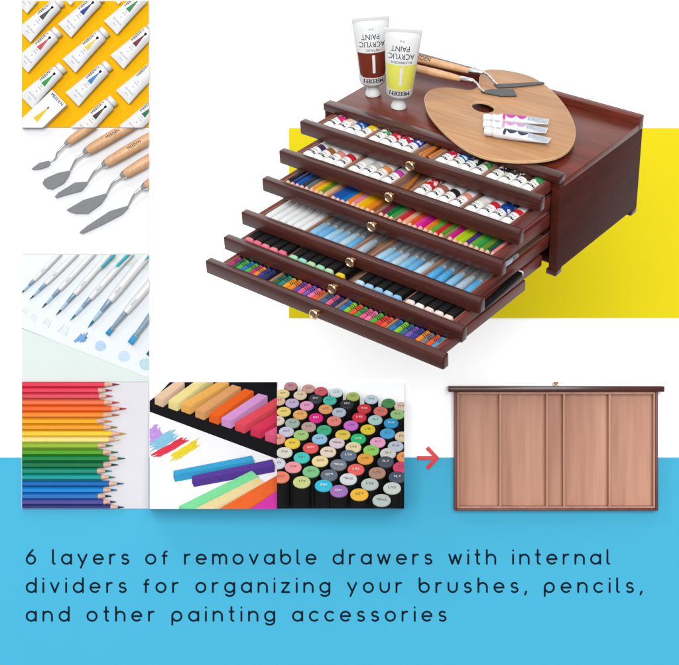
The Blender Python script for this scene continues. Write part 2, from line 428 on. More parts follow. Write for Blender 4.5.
# paint tubes lying cap forward: local y grows to the cap, here turned so the cap faces the drawer front
def tube_rings(L, w0, w1, h1, n=20, y0=0., sh=.93):
    rings = []
    for t in (0, .03, .12, .3, .55, .8, sh, (1 + sh) / 2 + .005, 1.0):
        k = min(1, t / .85); w = w0 + (w1 - w0) * k; h = .5 + (h1 - .5) * math.sin(min(1, t / .8) * PI / 2) ** .8
        if t > sh: s = .62 if t == 1.0 else .9; w *= s; h *= s
        rings.append([(w * math.cos(2 * PI * j / n), y0 + t * L, h * math.sin(2 * PI * j / n)) for j in range(n)])
    return rings
def tube_top(L, w0, w1, h1, a, b):                                    # height of the printed face at (across b, along a)
    t = a / L; k = min(1, t / .85); w = w0 + (w1 - w0) * k; h = .5 + (h1 - .5) * math.sin(min(1, max(0, t) / .8) * PI / 2) ** .8
    return h * math.sqrt(max(.02, 1 - (b / w) ** 2))
def put_text(mb, body, size, cx, cy, surf, sx=1.0, m=0, bold=0):
    v, f, w = text_mesh(body)
    for ox in ((0,) if not bold else (-bold, 0, bold)):
        mb.add([(cx + p[0] * size * sx + ox, cy + p[1] * size, surf(cy + p[1] * size, cx + p[0] * size * sx + ox) + .12 + abs(ox) * .02) for p in v], f, m, False)
def paint_tube(wide):
    o = bpy.data.objects.new('paint_tube', None); C.objects.link(o)
    mb = MB(); mb.loft(tube_rings(68, 8.3, 7.3, 6.4, 24, sh=.975))
    b = mb.build('body', TUBE_W if wide else TUBE_B, o)
    MB().lathe([(3.2, 67.5), (4.4, 68), (4.4, 70), (3.9, 70.4)], 18).build('cap', PLASTIC, o)
    S = lambda y, x: tube_top(68, 8.3, 7.3, 6.4, y, x); g = MB()
    put_text(g, 'MEEDEN', 5.6, 0, 56.2, S, .56, bold=.22); put_text(g, 'ACRYLIC', 2.6, 0, 51.6, S)
    g.build('lettering', DKINK, o)
    for k in KIDS(o): k.rotation_euler = (0, 0, PI); k.location = (0, 70.8, 0)
    return o
PAL = {'pink': 'd8307c', 'beige': 'ead2bc', 'blue': '1f62b8', 'yellow': 'f2c81e', 'green': '2f9a4e', 'red': 'd8283c', 'crimson': 'c02348', 'navy blue': '2b4fae',
       'dark green': '1d3f34', 'black': '26262a', 'charcoal': '3c3a3a', 'dark brown': '4a3128', 'brown': 'a06a3c', 'purple': '48385e', 'salmon': 'e8968a', 'white': 'e8e6e2', 'grey': 'c4c4c4',
       'orange': 'ef9a52', 'magenta': 'd448b0', 'rust': 'b06a5a', 'leaf green': '4a9a52', 'scarlet': 'e0252e', 'royal blue': '1c4aa6'}
p = paint_tube(True); zt = ZT[0] - DH + 3.4 + 7.2
row = spread(0, ['pink', 'beige', 'blue', 'yellow'], PAL, ['body']) + spread(1, ['green', 'red', 'crimson', 'navy blue'], PAL, ['body']) \
    + spread(3, ['crimson', 'blue', 'dark green', 'leaf green'], PAL, ['body']) + spread(4, ['black', 'charcoal', 'dark brown', 'green'], PAL, ['body'])
place_row(p, 0, row, zt - .4, 'paint tubes in the top drawer', 'patterned paint tube', 1, cat='paint tube', rot=3)
q = paint_tube(False); zt = ZT[1] - DH + 3.4 + 7.2
row = spread(0, ['purple', 'brown', 'salmon', 'red'], PAL, ['body']) + spread(1, ['white', 'grey', 'orange', 'magenta'], PAL, ['body'])
row4 = spread(3, ['scarlet', 'rust', 'black', 'salmon'], PAL, ['body']) + spread(4, ['white', 'red', 'royal blue', 'scarlet'], PAL, ['body'])
rr = place_row(q, 1, row + row4, zt - .4, 'paint tubes in the second drawer', 'banded paint tube', 1, cat='paint tube', rot=3)
for o in rr:
    if o['label'].startswith(('scarlet banded paint tube between', 'royal blue')):
        for k in KIDS(o):
            if k.name.startswith('body'): k.data = [c for c in KIDS(p) if c.name.startswith('body')][0].data
for o in (p, q): remove_tree(o)

# small turned wooden pieces in the middle compartments
def small_stick(name, L, r, m):
    o = bpy.data.objects.new(name, None); C.objects.link(o)
    MB().lathe([(r * .5, 0), (r, 1.5), (r, L * .7), (r * .6, L)], 14).build('shaft', m, o)
    MB().lathe([(r * .45, -3), (r * .5, 0)], 12).build('tip', OBJ, o, '3a2a20')
    return o
SM = mat('amber_stick', col('c8742c'), .35, .5, var=.1, nscale=.3)
s1 = small_stick('wooden_stick', 60, 3.0, SM)
a, b = comp(2)
for k in range(3):
    o = copy_tree(s1, BOX @ Matrix.Translation((a + 4.5 + 7 * k, -PULL[0] + 18 + (2.5, 0, 4)[k], ZT[0] - DH + 6.5 + 3.5)) @ Matrix.Rotation((-.12, .1, -.05)[k], 4, 'Z'))
    tag(o, ['amber stick by the left divider in the top drawer', 'middle amber stick in the narrow slot of the top drawer', 'amber stick by the right divider in the top drawer'][k], 'stick', 'amber sticks in the top drawer')
o = copy_tree(s1, BOX @ Matrix.Translation((a + 15, -PULL[1] + 19, ZT[1] - DH + 7)) @ Matrix.Rotation(.25, 4, 'Z'))
tag(o, 'short brown stick alone in the narrow slot of the second drawer', 'stick'); remove_tree(s1)

# coloured pencils
def pencil_proto(name, L, r, cone, lead):
    o = bpy.data.objects.new(name, None); C.objects.link(o)
    MB().lathe([(r, cone), (r, L)], 6).build('barrel', OBJG, o, angle=20)
    MB().lathe([(r * .42, lead), (r * .9, cone + .15)], 18).build('wood_tip', PENW, o)
    MB().lathe([(r * .1, 0), (r * .42, lead)], 12).build('lead', OBJM, o)
    return o
PEN = {'black': '26272c', 'blue': '1f5cae', 'cobalt': '2a56b4', 'dark grey': '3c4048', 'grey': '74787e', 'light orange': 'f0a04c', 'yellow': 'f6c21c', 'olive green': '6a9a34', 'peach': 'eab48c',
       'sky blue': '1e76c8', 'orange': 'f08a2a', 'pink': 'e88cb0', 'golden yellow': 'f4b010', 'brown': '9a5a30', 'plum': '8a3050', 'dark green': '1e7a40', 'green': '3aa24a', 'red': 'd8303a', 'hot pink': 'e8409c',
       'magenta': 'd81e90', 'lime green': 'b8d420', 'violet': '5a3a8a', 'grass green': '62b23e', 'forest green': '2c5a40', 'rose': 'ee8a94', 'vermilion': 'e8582c', 'navy': '263a80'}
pp = pencil_proto('colored_pencil', 150, 3.55, 8, 2)
names = [['black', 'navy', 'blue', 'dark grey', 'grey', 'light orange', 'yellow', 'olive green', 'peach'], ['cobalt', 'blue', 'sky blue', 'orange', 'pink', 'yellow', 'golden yellow', 'orange', 'brown'],
         ['plum', 'dark green', 'green'], ['red', 'peach', 'vermilion', 'hot pink', 'magenta', 'orange', 'grass green', 'red', 'olive green'], ['magenta', 'lime green', 'lime green', 'violet', 'grass green', 'green', 'olive green', 'forest green', 'rose']]
row = sum([spread(c, n, PEN, ['barrel', 'lead'], .4) for c, n in enumerate(names)], [])
place_row(pp, 2, row, ZT[2] - 7.2, 'coloured pencils in the third drawer', 'pencil', 1, cat='pencil', rot=.8, jit=2.2)
remove_tree(pp)

# fourth drawer: white pens and water brushes
def white_pen():
    o = bpy.data.objects.new('white_pen', None); C.objects.link(o)
    MB().lathe([(2.2, 0), (4.4, 1), (4.9, 5), (4.9, 60), (4.6, 61), (4.6, 130), (3, 133)], 18).build('barrel', PLASTIC, o)
    MB().lathe([(2.6, -2.5), (3.3, -.2)], 14).build('end_plug', OBJ, o)
    return o
wp = white_pen()
PLUG = {'white and green': '9ab48a', 'white and pink': 'e4a0b4', 'white and blue': '8ab0d8', 'white and teal': '4a8a8a', 'white and yellow': 'e8d8a0', 'white and grey': '5a5a60'}
place_row(wp, 3, spread(0, list(PLUG), PLUG, ['end_plug'], .5), ZT[3] - 8.5, 'white pens in the fourth drawer', 'tipped pen', 4, cat='pen', rot=1)
remove_tree(wp)
def water_brush(L=62):
    o = bpy.data.objects.new('water_brush', None); C.objects.link(o)
    MB().lathe([(3.2, 0), (5.0, 1), (5.2, 6), (5.1, 26), (3.6, 29)], 20).build('barrel', BARREL, o)
    MB().lathe([(3.0, 28.5), (2.4, 34), (1.5, 35)], 14).build('ferrule', OBJ, o, 'b4cbd8')
    MB().lathe([(1.7, 35), (2.3, 41), (.3, 52)], 12).build('bristles', OBJ, o, '1d2228')
    MB().lathe([(5.0, 26.4), (5.0, 55), (4.2, 57)], 20).build('cap', CLEAR, o)
    return o
wb = water_brush()
WB = {'pale blue': 'a9d4ee', 'light blue': '8cc6ec', 'clear sky blue': '6fb6e8', 'misty blue': 'bcd6e4', 'frosted grey blue': 'b4c6d2', 'bright blue': '5ab4ec', 'icy blue': 'c2dfee'}
names = [(1, ['light blue', 'clear sky blue', 'pale blue', 'light blue', 'misty blue', 'clear sky blue']), (2, ['frosted grey blue', None]), (3, ['pale blue', 'light blue', 'misty blue', 'light blue', 'clear sky blue', 'icy blue']),
         (4, ['bright blue', 'bright blue', 'light blue', 'frosted grey blue', 'bright blue'])]
row = sum([spread(c, n, WB, ['barrel'], .6) for c, n in names], [])
place_row(wb, 3, row, ZT[3] - 8.2, 'water brushes in the fourth drawer', 'water brush', 1, cat='brush', rot=3, jit=4)

# fifth drawer: black markers with coloured ends
def marker_proto():
    o = bpy.data.objects.new('black_marker', None); C.objects.link(o)
    def ring(hw, hh, y, n=20):
        out = []
        for j in range(n):
            t = 2 * PI * j / n; c, s_ = math.cos(t), math.sin(t)
            out.append((hw * math.copysign(abs(c) ** .55, c), y, hh * math.copysign(abs(s_) ** .55, s_)))
        return out
    MB().loft([ring(5.8, 5.4, 5.5), ring(6.3, 5.8, 6.1), ring(6.3, 5.8, 70), ring(6.0, 5.6, 71), ring(6.0, 5.6, 140), ring(5, 4.6, 142)]).build('barrel', BLACK, o)
    MB().loft([ring(3.6, 3.2, 0), ring(5.2, 4.8, .5), ring(5.7, 5.3, 2.0), ring(5.8, 5.4, 5.4)]).build('end_cap', OBJ, o)
    return o
mk = marker_proto()
MK = {'pink': 'ee7c92', 'coral pink': 'ee8a94', 'rose': 'e66e86', 'mint green': '9fdcb0', 'pale green': 'b0dcae', 'aqua green': '92d8c2', 'yellow': 'f2cc22', 'pale blue': '9fcdee', 'light blue': '8ec0ea', 'ice blue': 'bcdcf0', 'cream': 'f4e2da', 'pale pink': 'f4d6d0', 'off-white': 'f2ece8'}
names = [(0, ['pink', 'rose', 'pink', 'coral pink', 'rose']), (1, ['mint green', 'aqua green', 'pale green', 'mint green', 'pale green']), (2, ['yellow', None]), (3, ['ice blue', 'pale blue', 'light blue', 'pale blue', 'light blue']), (4, ['cream', 'off-white', 'pale pink', 'cream', 'pale pink'])]
row = sum([spread(c, n, MK, ['end_cap'], .5) for c, n in names], [])
place_row(mk, 4, row, ZT[4] - 5.4, 'black markers in the fifth drawer', 'tipped black marker', .6, cat='marker', rot=.5)

# bottom drawer: wrapped crayons
BANDS = mat('crayon_wrapper', None, .6, .3, var=.05, objcol=True)
def crayon_proto():
    o = bpy.data.objects.new('oil_crayon', None); C.objects.link(o)
    MB().lathe([(2.2, 0), (3.0, .8), (3.3, 3), (3.3, 11)], 16).build('tip', OBJM, o)
    MB().lathe([(3.55, 9), (3.55, 62), (3.3, 63)], 16).build('wrapper', BANDS, o)
    bs = MB()
    for y, w in ((12, 1.1), (15, 1.1), (18, .9), (23, 3.5)): bs.lathe([(3.62, y), (3.62, y + w)], 16, cap=False)
    bs.build('wrapper_print', INK, o)
    return o
CR = {'magenta': 'c03a78', 'dark green': '2c6a4a', 'green': '54b43c', 'blue': '2f78c4', 'orange': 'f08c28', 'indigo': '3c4294', 'teal': '2e8a80', 'amber': 'f4a028', 'purple': '6a4a9a', 'pink': 'e8608c', 'red': 'e03c34', 'navy': '2c3a66',
      'lime green': '8ccc2a', 'vermilion': 'ee5a30', 'rose': 'ec7aa0', 'violet': '7a5ab8', 'grey': '7c7c80', 'sky blue': '38a0d4', 'leaf green': '4a9a4a', 'slate blue': '44688a'}
names = [['magenta', 'dark green', 'green', 'blue', 'green', 'magenta', 'orange', 'indigo', 'navy', None], ['dark green', 'teal', 'amber', 'orange', 'purple', 'pink', 'violet', 'rose', 'vermilion'], ['slate blue', 'pink', 'navy'],
         ['blue', 'lime green', 'vermilion', 'leaf green', 'pink', 'rose', 'green', 'red', 'vermilion'], ['blue', 'lime green', 'slate blue', 'violet', 'indigo', 'orange', 'grey', 'vermilion', 'sky blue']]
cr = crayon_proto()
row = sum([spread(c, n, CR, ['tip', 'wrapper'], .4) for c, n in enumerate(names)], [])
place_row(cr, 5, row, ZT[5] - 7.4, 'crayons in the bottom drawer', 'crayon', .6, cat='crayon', rot=1.5, jit=3.2)
remove_tree(cr)

# a marker and a brush sticking out between the drawers on the right
def along(p0, p1, roll=0):
    p0, p1 = Vector(p0), Vector(p1); y = (p1 - p0).normalized(); z = Vector((0, 0, 1)); x = y.cross(z).normalized(); z = x.cross(y)
    m = Matrix((x, y, z)).transposed().to_4x4(); m.translation = p0; return m
pa, pb = unproj(521.5, 272.5, 0, 342), unproj(470, 318, 0, 342)
o = copy_tree(mk, BOX @ along(pa, pb) @ Matrix.Scale(.62, 4), None, {'end_cap': 'f2ece6'})
tag(o, 'black marker with white end poking out beside the fifth drawer on the right', 'marker')
pa, pb = unproj(504, 266, 0, 341), unproj(521, 252.5, 0, 341)
o = copy_tree(wb, BOX @ along(pa, pb) @ Matrix.Scale(.5, 4), None, {'barrel': '9fb4c4'})
tag(o, 'grey blue brush lying outside beside the right end of the third drawer', 'brush')
remove_tree(mk); remove_tree(wb)

# ------------------------------------------------------------------ things on top of the box
ZP = H + 9.3
outl = [(424, 101), (424.3, 96), (427, 92), (431.5, 89.2), (437, 87.6), (448, 87), (458, 88.2), (467, 89.8), (472, 89.6), (476.3, 87.6), (478.7, 84), (479, 80), (479.5, 76), (481.5, 72.3), (485, 69.8), (491, 68.6), (502, 69.4), (512, 71),
        (522.5, 73.2), (532.8, 76.7), (542, 82), (550.4, 88.4), (557.5, 95.5), (563.6, 103), (568.7, 110.5), (572.4, 117.7), (575, 124.6), (575.9, 131), (575.6, 137), (573.9, 142.6), (570.3, 148.4), (565, 153), (558.4, 156.5), (550.4, 158.8), (541, 160.3), (529.9, 161),
        (519.5, 161.2), (509.3, 160.8), (494, 159.2), (479.5, 155.6), (466.8, 149.6), (458.5, 144.2), (450.5, 138.0), (443, 131.2), (436, 123.6), (431, 117.4), (427, 111)]
def smooth_closed(pts, it=2):
    for _ in range(it):
        n = len(pts); pts = [q for i in range(n) for q in ((pts[i] * .75 + pts[(i + 1) % n] * .25), (pts[i] * .25 + pts[(i + 1) % n] * .75))]
    return pts
po = smooth_closed([Vector(unproj(u, v, 2, ZP + 3.2)[:2]) for u, v in outl], 2)
ho = [Vector(unproj(483 + 11.2 * math.cos(t) * .995 - 1.0 * math.sin(t), 106.9 + 5.0 * math.sin(t) + 2.3 * math.cos(t), 2, ZP + 3.2)[:2]) for t in [2 * PI * k / 40 for k in range(40)]]
def plate_with_hole(outer, inner, z0, z1, bev=.9):
    bm = bmesh.new()
    def loop(pts, z): 
        vs = [bm.verts.new((p[0], p[1], z)) for p in pts]; return vs, [bm.edges.new((vs[i], vs[(i + 1) % len(vs)])) for i in range(len(vs))]
    def inset(pts, d):
        n = len(pts); out = []
        area = sum(pts[i][0] * pts[(i + 1) % n][1] - pts[(i + 1) % n][0] * pts[i][1] for i in range(n)); sg = 1 if area > 0 else -1
        for i in range(n):
            t = (pts[(i + 1) % n] - pts[i - 1]).normalized(); out.append(pts[i] + Vector((-t[1], t[0])) * d * sg)
        return out
    lv = [(z0, 0), (z1 - bev, 0), (z1 - bev * .3, bev * .3), (z1, bev)]
    O = [loop(inset(outer, d), z) for z, d in lv]; I = [loop(inset(inner, -d), z) for z, d in lv]
    for S in (O, I):
        for k in range(len(S) - 1):
            a, b = S[k][0], S[k + 1][0]; n = len(a)
            for i in range(n):
                f = bm.faces.new((a[i], a[(i + 1) % n], b[(i + 1) % n], b[i])); f.material_index = 1; f.smooth = True
    for k in (0, -1):
        r = bmesh.ops.triangle_fill(bm, edges=O[k][1] + I[k][1], use_beauty=True)
    bmesh.ops.recalc_face_normals(bm, faces=bm.faces[:])
    me = bpy.data.meshes.new('palette_board'); bm.to_mesh(me); bm.free()
    me.materials.append(PALW); me.materials.append(PALE_E)
    me.set_sharp_from_angle(angle=math.radians(30))
    return me
pal = bpy.data.objects.new('paint_palette', plate_with_hole(po, ho, ZP, ZP + 3.2)); C.objects.link(pal); pal.matrix_world = BOX
tag(pal, 'kidney shaped plywood artist palette with thumb hole on top of the box', 'palette')

# two palette knives lying over the palette
def palette_knife(h0, h1, f0, f1, neck, blade, zl, rad, label, wlet=None):
    r_ = root('palette_knife', label, 'palette knife', BOX, 'palette knives on top of the box')
    P = lambda q, z: Vector(unproj(q[0], q[1], 2, z))
    a, b, c, d = P(h0, zl), P(h1, zl), P(f0, zl), P(f1, zl)
    dr = (b - a).normalized()
    path = [a + (b - a) * t for t in (0, .02, .08, .3, .6, .85, .97, 1)]
    MB().sweep(path, [rad * k for k in (.5, .8, .95, 1.05, 1.08, .95, .78, .7)], 16).build('handle', HANDLE, r_)
    MB().sweep([c, c + (d - c) * .1, c + (d - c) * .8, d], [rad * .76, rad * .8, rad * .62, rad * .35], 16).build('ferrule', STEEL, r_)
    np_ = [P(q, z) for q, z in neck]
    pts = []
    for i in range(len(np_) - 1):
        for k in range(6): pts.append(np_[i].lerp(np_[i + 1], k / 6))
    pts.append(np_[-1])
    for _ in range(4): pts = [pts[0]] + [(pts[i - 1] + pts[i] * 2 + pts[i + 1]) / 4 for i in range(1, len(pts) - 1)] + [pts[-1]]
    MB().sweep(pts, [rad * .34 - rad * .1 * i / len(pts) for i in range(len(pts))], 10).build('neck', STEEL, r_)
    zb = ZP + 5
    bl = [Vector(unproj(u, v, 2, zb)[:2]) for u, v in blade]
    MB().prism(bl, zb - .8, zb, .2).build('blade', BLADED, r_, angle=14)
    if wlet:
        v, f, w = text_mesh(wlet); u_ = dr; n_ = Vector((0, 0, 1)); x_ = u_; y_ = n_.cross(u_)
        toC = Vector((.25, -.55, .8)).normalized(); y_ = toC.cross(x_).normalized(); cen = a.lerp(b, .35) + toC * (rad * 1.09)
        MB().add([cen + x_ * (p[0] * 8) + y_ * (p[1] * 8 - 2.5) for p in v], f, 0, False).build('lettering', INK, r_)
    return r_
palette_knife((396, 53.5), (470, 71.2), (469, 71), (484.5, 72.6), [((483, 72.4), ZP + 11), ((489, 75.5), ZP + 11), ((494.5, 82), ZP + 6), ((498, 85), ZP + 5)], [(493.5, 84.2), (501, 83.6), (520, 82.6), (543, 81.7), (545, 83.2), (533, 85), (515, 86.6), (497.6, 87.4)], ZP + 10.5, 4.9,
              'palette knife with long thin blade, the farther of two on the box', 'MEEDEN')
palette_knife((396, 63.5), (461, 79), (460, 78.6), (474.5, 81), [((473, 80.6), ZP + 10), ((477, 83.3), ZP + 10), ((480.5, 89), ZP + 6), ((484.5, 92), ZP + 5)], [(480.5, 91.4), (490, 89), (502, 88.6), (513.7, 89), (517, 95.6), (501, 95.9), (491, 94), (484, 92.8)], ZP + 9, 4.9,
              'palette knife with broad slanted blade, the nearer of two on the box')

# two large acrylic tubes standing on their caps
def patch(mb, x0, x1, y0, y1, surf, eps=.08, nx=12, ny=8, m=0, shape=None):
    vs = []; fs = []
    for i in range(ny + 1):
        yy = y0 + (y1 - y0) * i / ny
        for j in range(nx + 1):
            xx = x0 + (x1 - x0) * j / nx
            if shape: xx = shape(xx, (yy - y0) / (y1 - y0))
            vs.append((xx, yy, surf(yy, xx) + eps))
    for i in range(ny):
        for j in range(nx): a = i * (nx + 1) + j; fs.append([a, a + 1, a + nx + 2, a + nx + 1])
    mb.add(vs, fs, m, True)
def standing_tube(u, v, turn, color, word, label, lean=0):
    base = unproj(u, v, 2, H); L, w0, w1, h1 = 87., 23.6, 16.8, 15.2; 
    cam_b = RB.transposed() @ (-TB); dz = Vector((cam_b[0] - base[0], cam_b[1] - base[1], 0)).normalized()
    dz = Matrix.Rotation(math.radians(turn), 3, 'Z') @ dz; dy = Matrix.Rotation(math.radians(lean), 3, dz) @ Vector((0, 0, -1)); dx = dy.cross(dz)
    m = Matrix((dx, dy, dz)).transposed().to_4x4(); m.translation = base - dy * (L + 15.0)
    r_ = root('acrylic_tube', label, 'paint tube', BOX @ m, 'acrylic tubes standing on the box')
    S = lambda a, b: tube_top(L, w0, w1, h1, a, b)
    MB().loft(tube_rings(L, w0, w1, h1, 40)).build('body', PLASTIC, r_)
    cr_ = MB(); cr_.box(-w0, w0, -4, 4, -.9, .9, .4); 
    cr_.build('crimp', PLASTIC, r_)
    cap = MB(); n = 40; rings = []
    for rr, a in ((8.0, L - .5), (7.6, L + 2), (7.4, L + 4), (8.2, L + 8), (9.6, L + 11), (9.9, L + 14.2), (9.3, L + 15)):
        rings.append([(rr * (1 + .02 * (-1) ** j) * math.cos(2 * PI * j / n), a, rr * (1 + .02 * (-1) ** j) * math.sin(2 * PI * j / n)) for j in range(n)])
    cap.loft(rings).build('cap', PLASTIC, r_)
    wid = lambda t: (w0 + (w1 - w0) * min(1, t / L / .85)) * .93
    band = MB()
    for (y0, y1, x0, x1) in ((39.3, 72, -1, -.16), (39.3, 72, .06, 1), (65.5, 72, -.16, .06), (39.3, 42, -.16, .06)):
        ny = 8; patch(band, x0, x1, y0, y1, lambda a, b: 0, 0, 12, ny)
    band.xf(lambda x, y, z: (x * wid(y), y, S(y, x * wid(y)) + .1))
    band.build('color_label', OBJ, r_, color)
    ink = MB()
    put_text(ink, 'ACRYLIC', 9.4, 0, 25.6, S, .86); put_text(ink, 'PAINT', 9.4, 2, 16.4, S, .9); put_text(ink, word, 4.0, 0, 34.6, S)
    put_text(ink, '75 ml', 2.8, 0, 9.8, S)
    ink.build('lettering', INK, r_)
    lg = MB(); put_text(lg, 'MEEDEN', 8.4, 0, 73.5, S, .79, bold=.25); lg.build('logo_lettering', INK, r_)
    return r_
standing_tube(373, 94.6, 6, '7a3020', 'METALLIC', 'white acrylic tube with reddish brown label standing at the back left', 0)
standing_tube(398.5, 107.2, -3, 'ece964', 'FLUORESCENT', 'white acrylic tube with pale yellow label standing at the front', -4.3)

# three small tubes side by side on the palette
def lying_tube(p_cap, p_end, color, label, zl):
    a, b = Vector(unproj(*p_end, 2, zl)), Vector(unproj(*p_cap, 2, zl)); Ltot = (b - a).length; L = Ltot - 9
    m = along(a, b)
    r_ = root('small_paint_tube', label, 'paint tube', BOX @ m, 'small paint tubes on the palette')
    w0, w1, h1 = 7.4, 6.8, 6.3; S = lambda y, x: tube_top(L, w0, w1, h1, y, x)
    MB().loft(tube_rings(L, w0, w1, h1, 28)).build('body', PLASTIC, r_)
    MB().lathe([(4.4, L - .6), (5.2, L), (5.4, L + 1), (5.4, L + 8), (4.9, L + 9)], 20).build('cap', PLASTIC, r_)
    f = MB(); patch(f, -1, 1, 1, L * .36, lambda y, x: 0, 0, 14, 8)
    wid = lambda t: (w0 + (w1 - w0) * min(1, t / L / .85)) * .95
    f.xf(lambda x, y, z: (x * wid(y), y, S(y, x * wid(y)) + .06)); f.build('foil_end', SILVER, r_)
    c = MB(); vs = []; 
    patch(c, -1, 1, L * .74, L * .79, lambda y, x: 0, 0, 14, 2)
    c.xf(lambda x, y, z: (x * wid(y), y, S(y, x * wid(y)) + .07))
    for k in range(2):
        cy = L * (.465 + .185 * k); R_ = L * .095
        ring = [(min(.92 * w1, 4.6 * (1 - 0) - 9.2 * math.sin(t)) if False else 2.2 - 7.0 * math.sin(t), cy + R_ * math.cos(t)) for t in [PI * j / 16 for j in range(17)]]
        vv = [(x, y, 0) for x, y in ring]; 
        pts = []; fs = []
        for j, (x, y, z) in enumerate(vv):
            for q in range(9):
                xx = 2.2 + (x - 2.2) * q / 8; pts.append((xx, y, S(y, xx) + .1))
        for j in range(16):
            for q in range(8): i0 = j * 9 + q; fs.append([i0, i0 + 1, i0 + 10, i0 + 9])
        c.add(pts, fs)
    c.build('color_label', OBJ, r_, color)
    t = MB(); v, ff, w = text_mesh('MEEDEN')
    t.add([(p[1] * 4.2 - 1.6, L * .89 - p[0] * 1.6, S(L * .89 - p[0] * 1.6, p[1] * 4.2 - 1.6) + .1) for p in v], ff, 0, False)
    t.build('lettering', INK, r_)
zt_ = ZP + 3.2 + 5.9
lying_tube((483.5, 118.2), (548.5, 121.6), 'd04aa8', 'small paint tube with magenta label, farthest of three on the palette', zt_)
lying_tube((483.6, 124.6), (547, 130.6), 'd9a0cc', 'small paint tube with pale lilac label, middle of three on the palette', zt_)
lying_tube((485, 131.0), (549.5, 140.6), '3d4560', 'small paint tube with navy label, nearest of three on the palette', zt_)

# ------------------------------------------------------------------ picture panels on the left and along the bottom
def panel(name, label, u0, u1, v0, v1, m, th=2.0):
    o = MB().box(-(u1 - u0) / 2, (u1 - u0) / 2, -(v1 - v0) / 2, (v1 - v0) / 2, 0, th).build(name, m)
    f = axes_pxframe((u0 + u1) / 2, (v0 + v1) / 2, 0)
    o.matrix_world = f; return tag(o, label, 'panel')
def on_panel(u, v, d, ang=0.): return axes_pxframe(u, v, d) @ Matrix.Rotation(math.radians(ang), 4, 'Z')
def z1(x, y, k=4.5267, oy=0): return x / k, oy + y / k

# --- oil colour tubes
T1 = (22, 149, 1, 127.6)
panel('yellow_display_panel', 'square golden yellow panel covered with rows of white tubes', *T1, mat('golden_card', col('fbbc04', .62), .6, .04, var=.012, nscale=.03))
def oil_tube():
    o = bpy.data.objects.new('oil_paint_tube', None); C.objects.link(o)
    L, w0, w1, h1 = 46., 9.6, 6.9, 5.2; S = lambda y, x: tube_top(L, w0, w1, h1, y, x)
    MB().loft(tube_rings(L, w0, w1, h1, 28)).build('body', PLASTIC, o)
    MB().lathe([(3.4, L - .4), (5.4, L), (6.0, L + .6), (6.0, L + 4.6), (5.5, L + 5)], 24).build('cap', PLASTIC, o)
    t = MB(); patch(t, -1, 1, 24, 38, S, .15, 6, 8, shape=lambda x, k: x * 2.5 * (1 - .82 * k) + .6); t.build('color_wedge', OBJ, o)
    k = MB(); patch(k, -1, 1, 38, 41, S, .15, 6, 3, shape=lambda x, k: .6 + x * (.6 + 1.1 * k * (1 if k < .8 else .4)))
    v, f, w = text_mesh('MEEDEN')
    for ox in (0, .18): k.add([(-3.6 - p[1] * 3.6 + ox, 33.5 + p[0] * 4.5, S(33.5 + p[0] * 4.5, -3.6 - p[1] * 3.6) + .15) for p in v], f, 0, False)
    k.build('lettering', INK, o)
    g = MB()
    for body, sz, y in (('OIL', 2.2, 21.2), ('Artist', 2., 18.6), ('o', 3.2, 14.2), ('OIL COLOR', 2.0, 8.5), ('50 ml', 1.8, 4.6)): put_text(g, body, sz, .6, y, S)
    g.build('small_print', mat('grey_ink', col('7a7c84'), .6, .2, var=.02), o)
    return o
ot = oil_tube()
ANG = 43.6 - 90
OT = [('charcoal', '45484e', 24.0, 35.4, 'upper left corner'), ('dark blue', '2a3d9c', 64.5, 30.6, 'top edge'), ('grass green', '2e8a4c', 110.5, 27.6, 'top right corner'),
      ('rose red', 'd24a5c', 21.5, 65.6, 'left edge'), ('golden yellow', 'f0d25a', 69, 65.8, 'centre'), ('dark red', '7c2430', 117, 62.0, 'right edge'),
      ('emerald green', '1f9a50', 26, 101.6, 'left edge'), ('sky blue', '3d86cc', 72, 99.4, 'centre'), ('no', 'f4f3f1', 122.5, 97.2, 'right edge'), ('dark brown', '43352e', 77, 134.5, 'bottom edge'), ('deep green', '24744a', 126, 132.5, 'bottom right corner')]
OTL = ['white oil tube with charcoal wedge cut off by the upper left corner', 'white oil tube with dark blue wedge at the top edge', 'white oil tube with grass green wedge in the top right corner', 'white oil tube with rose red wedge at the left edge',
       'white oil tube with golden yellow wedge in the middle of the panel', 'white oil tube with dark red wedge at the right edge', 'white oil tube with emerald green wedge above the white carton', 'white oil tube with sky blue wedge below the yellow one',
       'white oil tube without a coloured wedge at the right edge', 'white oil tube with dark brown wedge beside the white carton', 'white oil tube with deep green wedge cut off at the bottom right corner']
for (cn, hx, u, v, wh), lb in zip(OT, OTL):
    o = copy_tree(ot, on_panel(u, v, 7.3, ANG), None, {'color_wedge': hx}); tag(o, lb, 'paint tube', 'oil paint tubes on the yellow panel'); clip(o, *T1); prune(o)
o = copy_tree(ot, on_panel(100, 6.5, 7.3, ANG), None, {'color_wedge': 'd05a4a'})
for uu, vv, lb in ((64, -1.5, 'corner of a white tube cut off at the top edge left of centre'), (20.5, 6.5, 'sliver of a white tube cut off in the upper left corner'), (112, -2.5, 'sliver of a white tube cut off at the top edge near the right')):
    o2 = copy_tree(ot, on_panel(uu, vv, 7.3, ANG)); tag(o2, lb, 'paint tube', 'oil paint tubes on the yellow panel')
    if not clip(o2, *T1): remove_tree(o2)
    else: prune(o2)
remove_tree(o); remove_tree(ot)
ct = root('paint_carton', 'white paint carton with yellow wedge in the lower left corner', 'carton', on_panel(61, 98.5, 2.1, ANG))
MB().box(-10.5, 10.5, -60, 0, 0, 9, .5).build('body', PLASTIC, ct)
MB().add([(10.52, y, z) for y, z in ((-1, .5), (-58, .5), (-58, 8.6), (-1, 8.6))], [[0, 1, 2, 3]]).build('side_label', mat('carton_side', col('f2d4c4'), .5, .3), ct)
kk = MB(); v, f, w = text_mesh('MEEDEN')
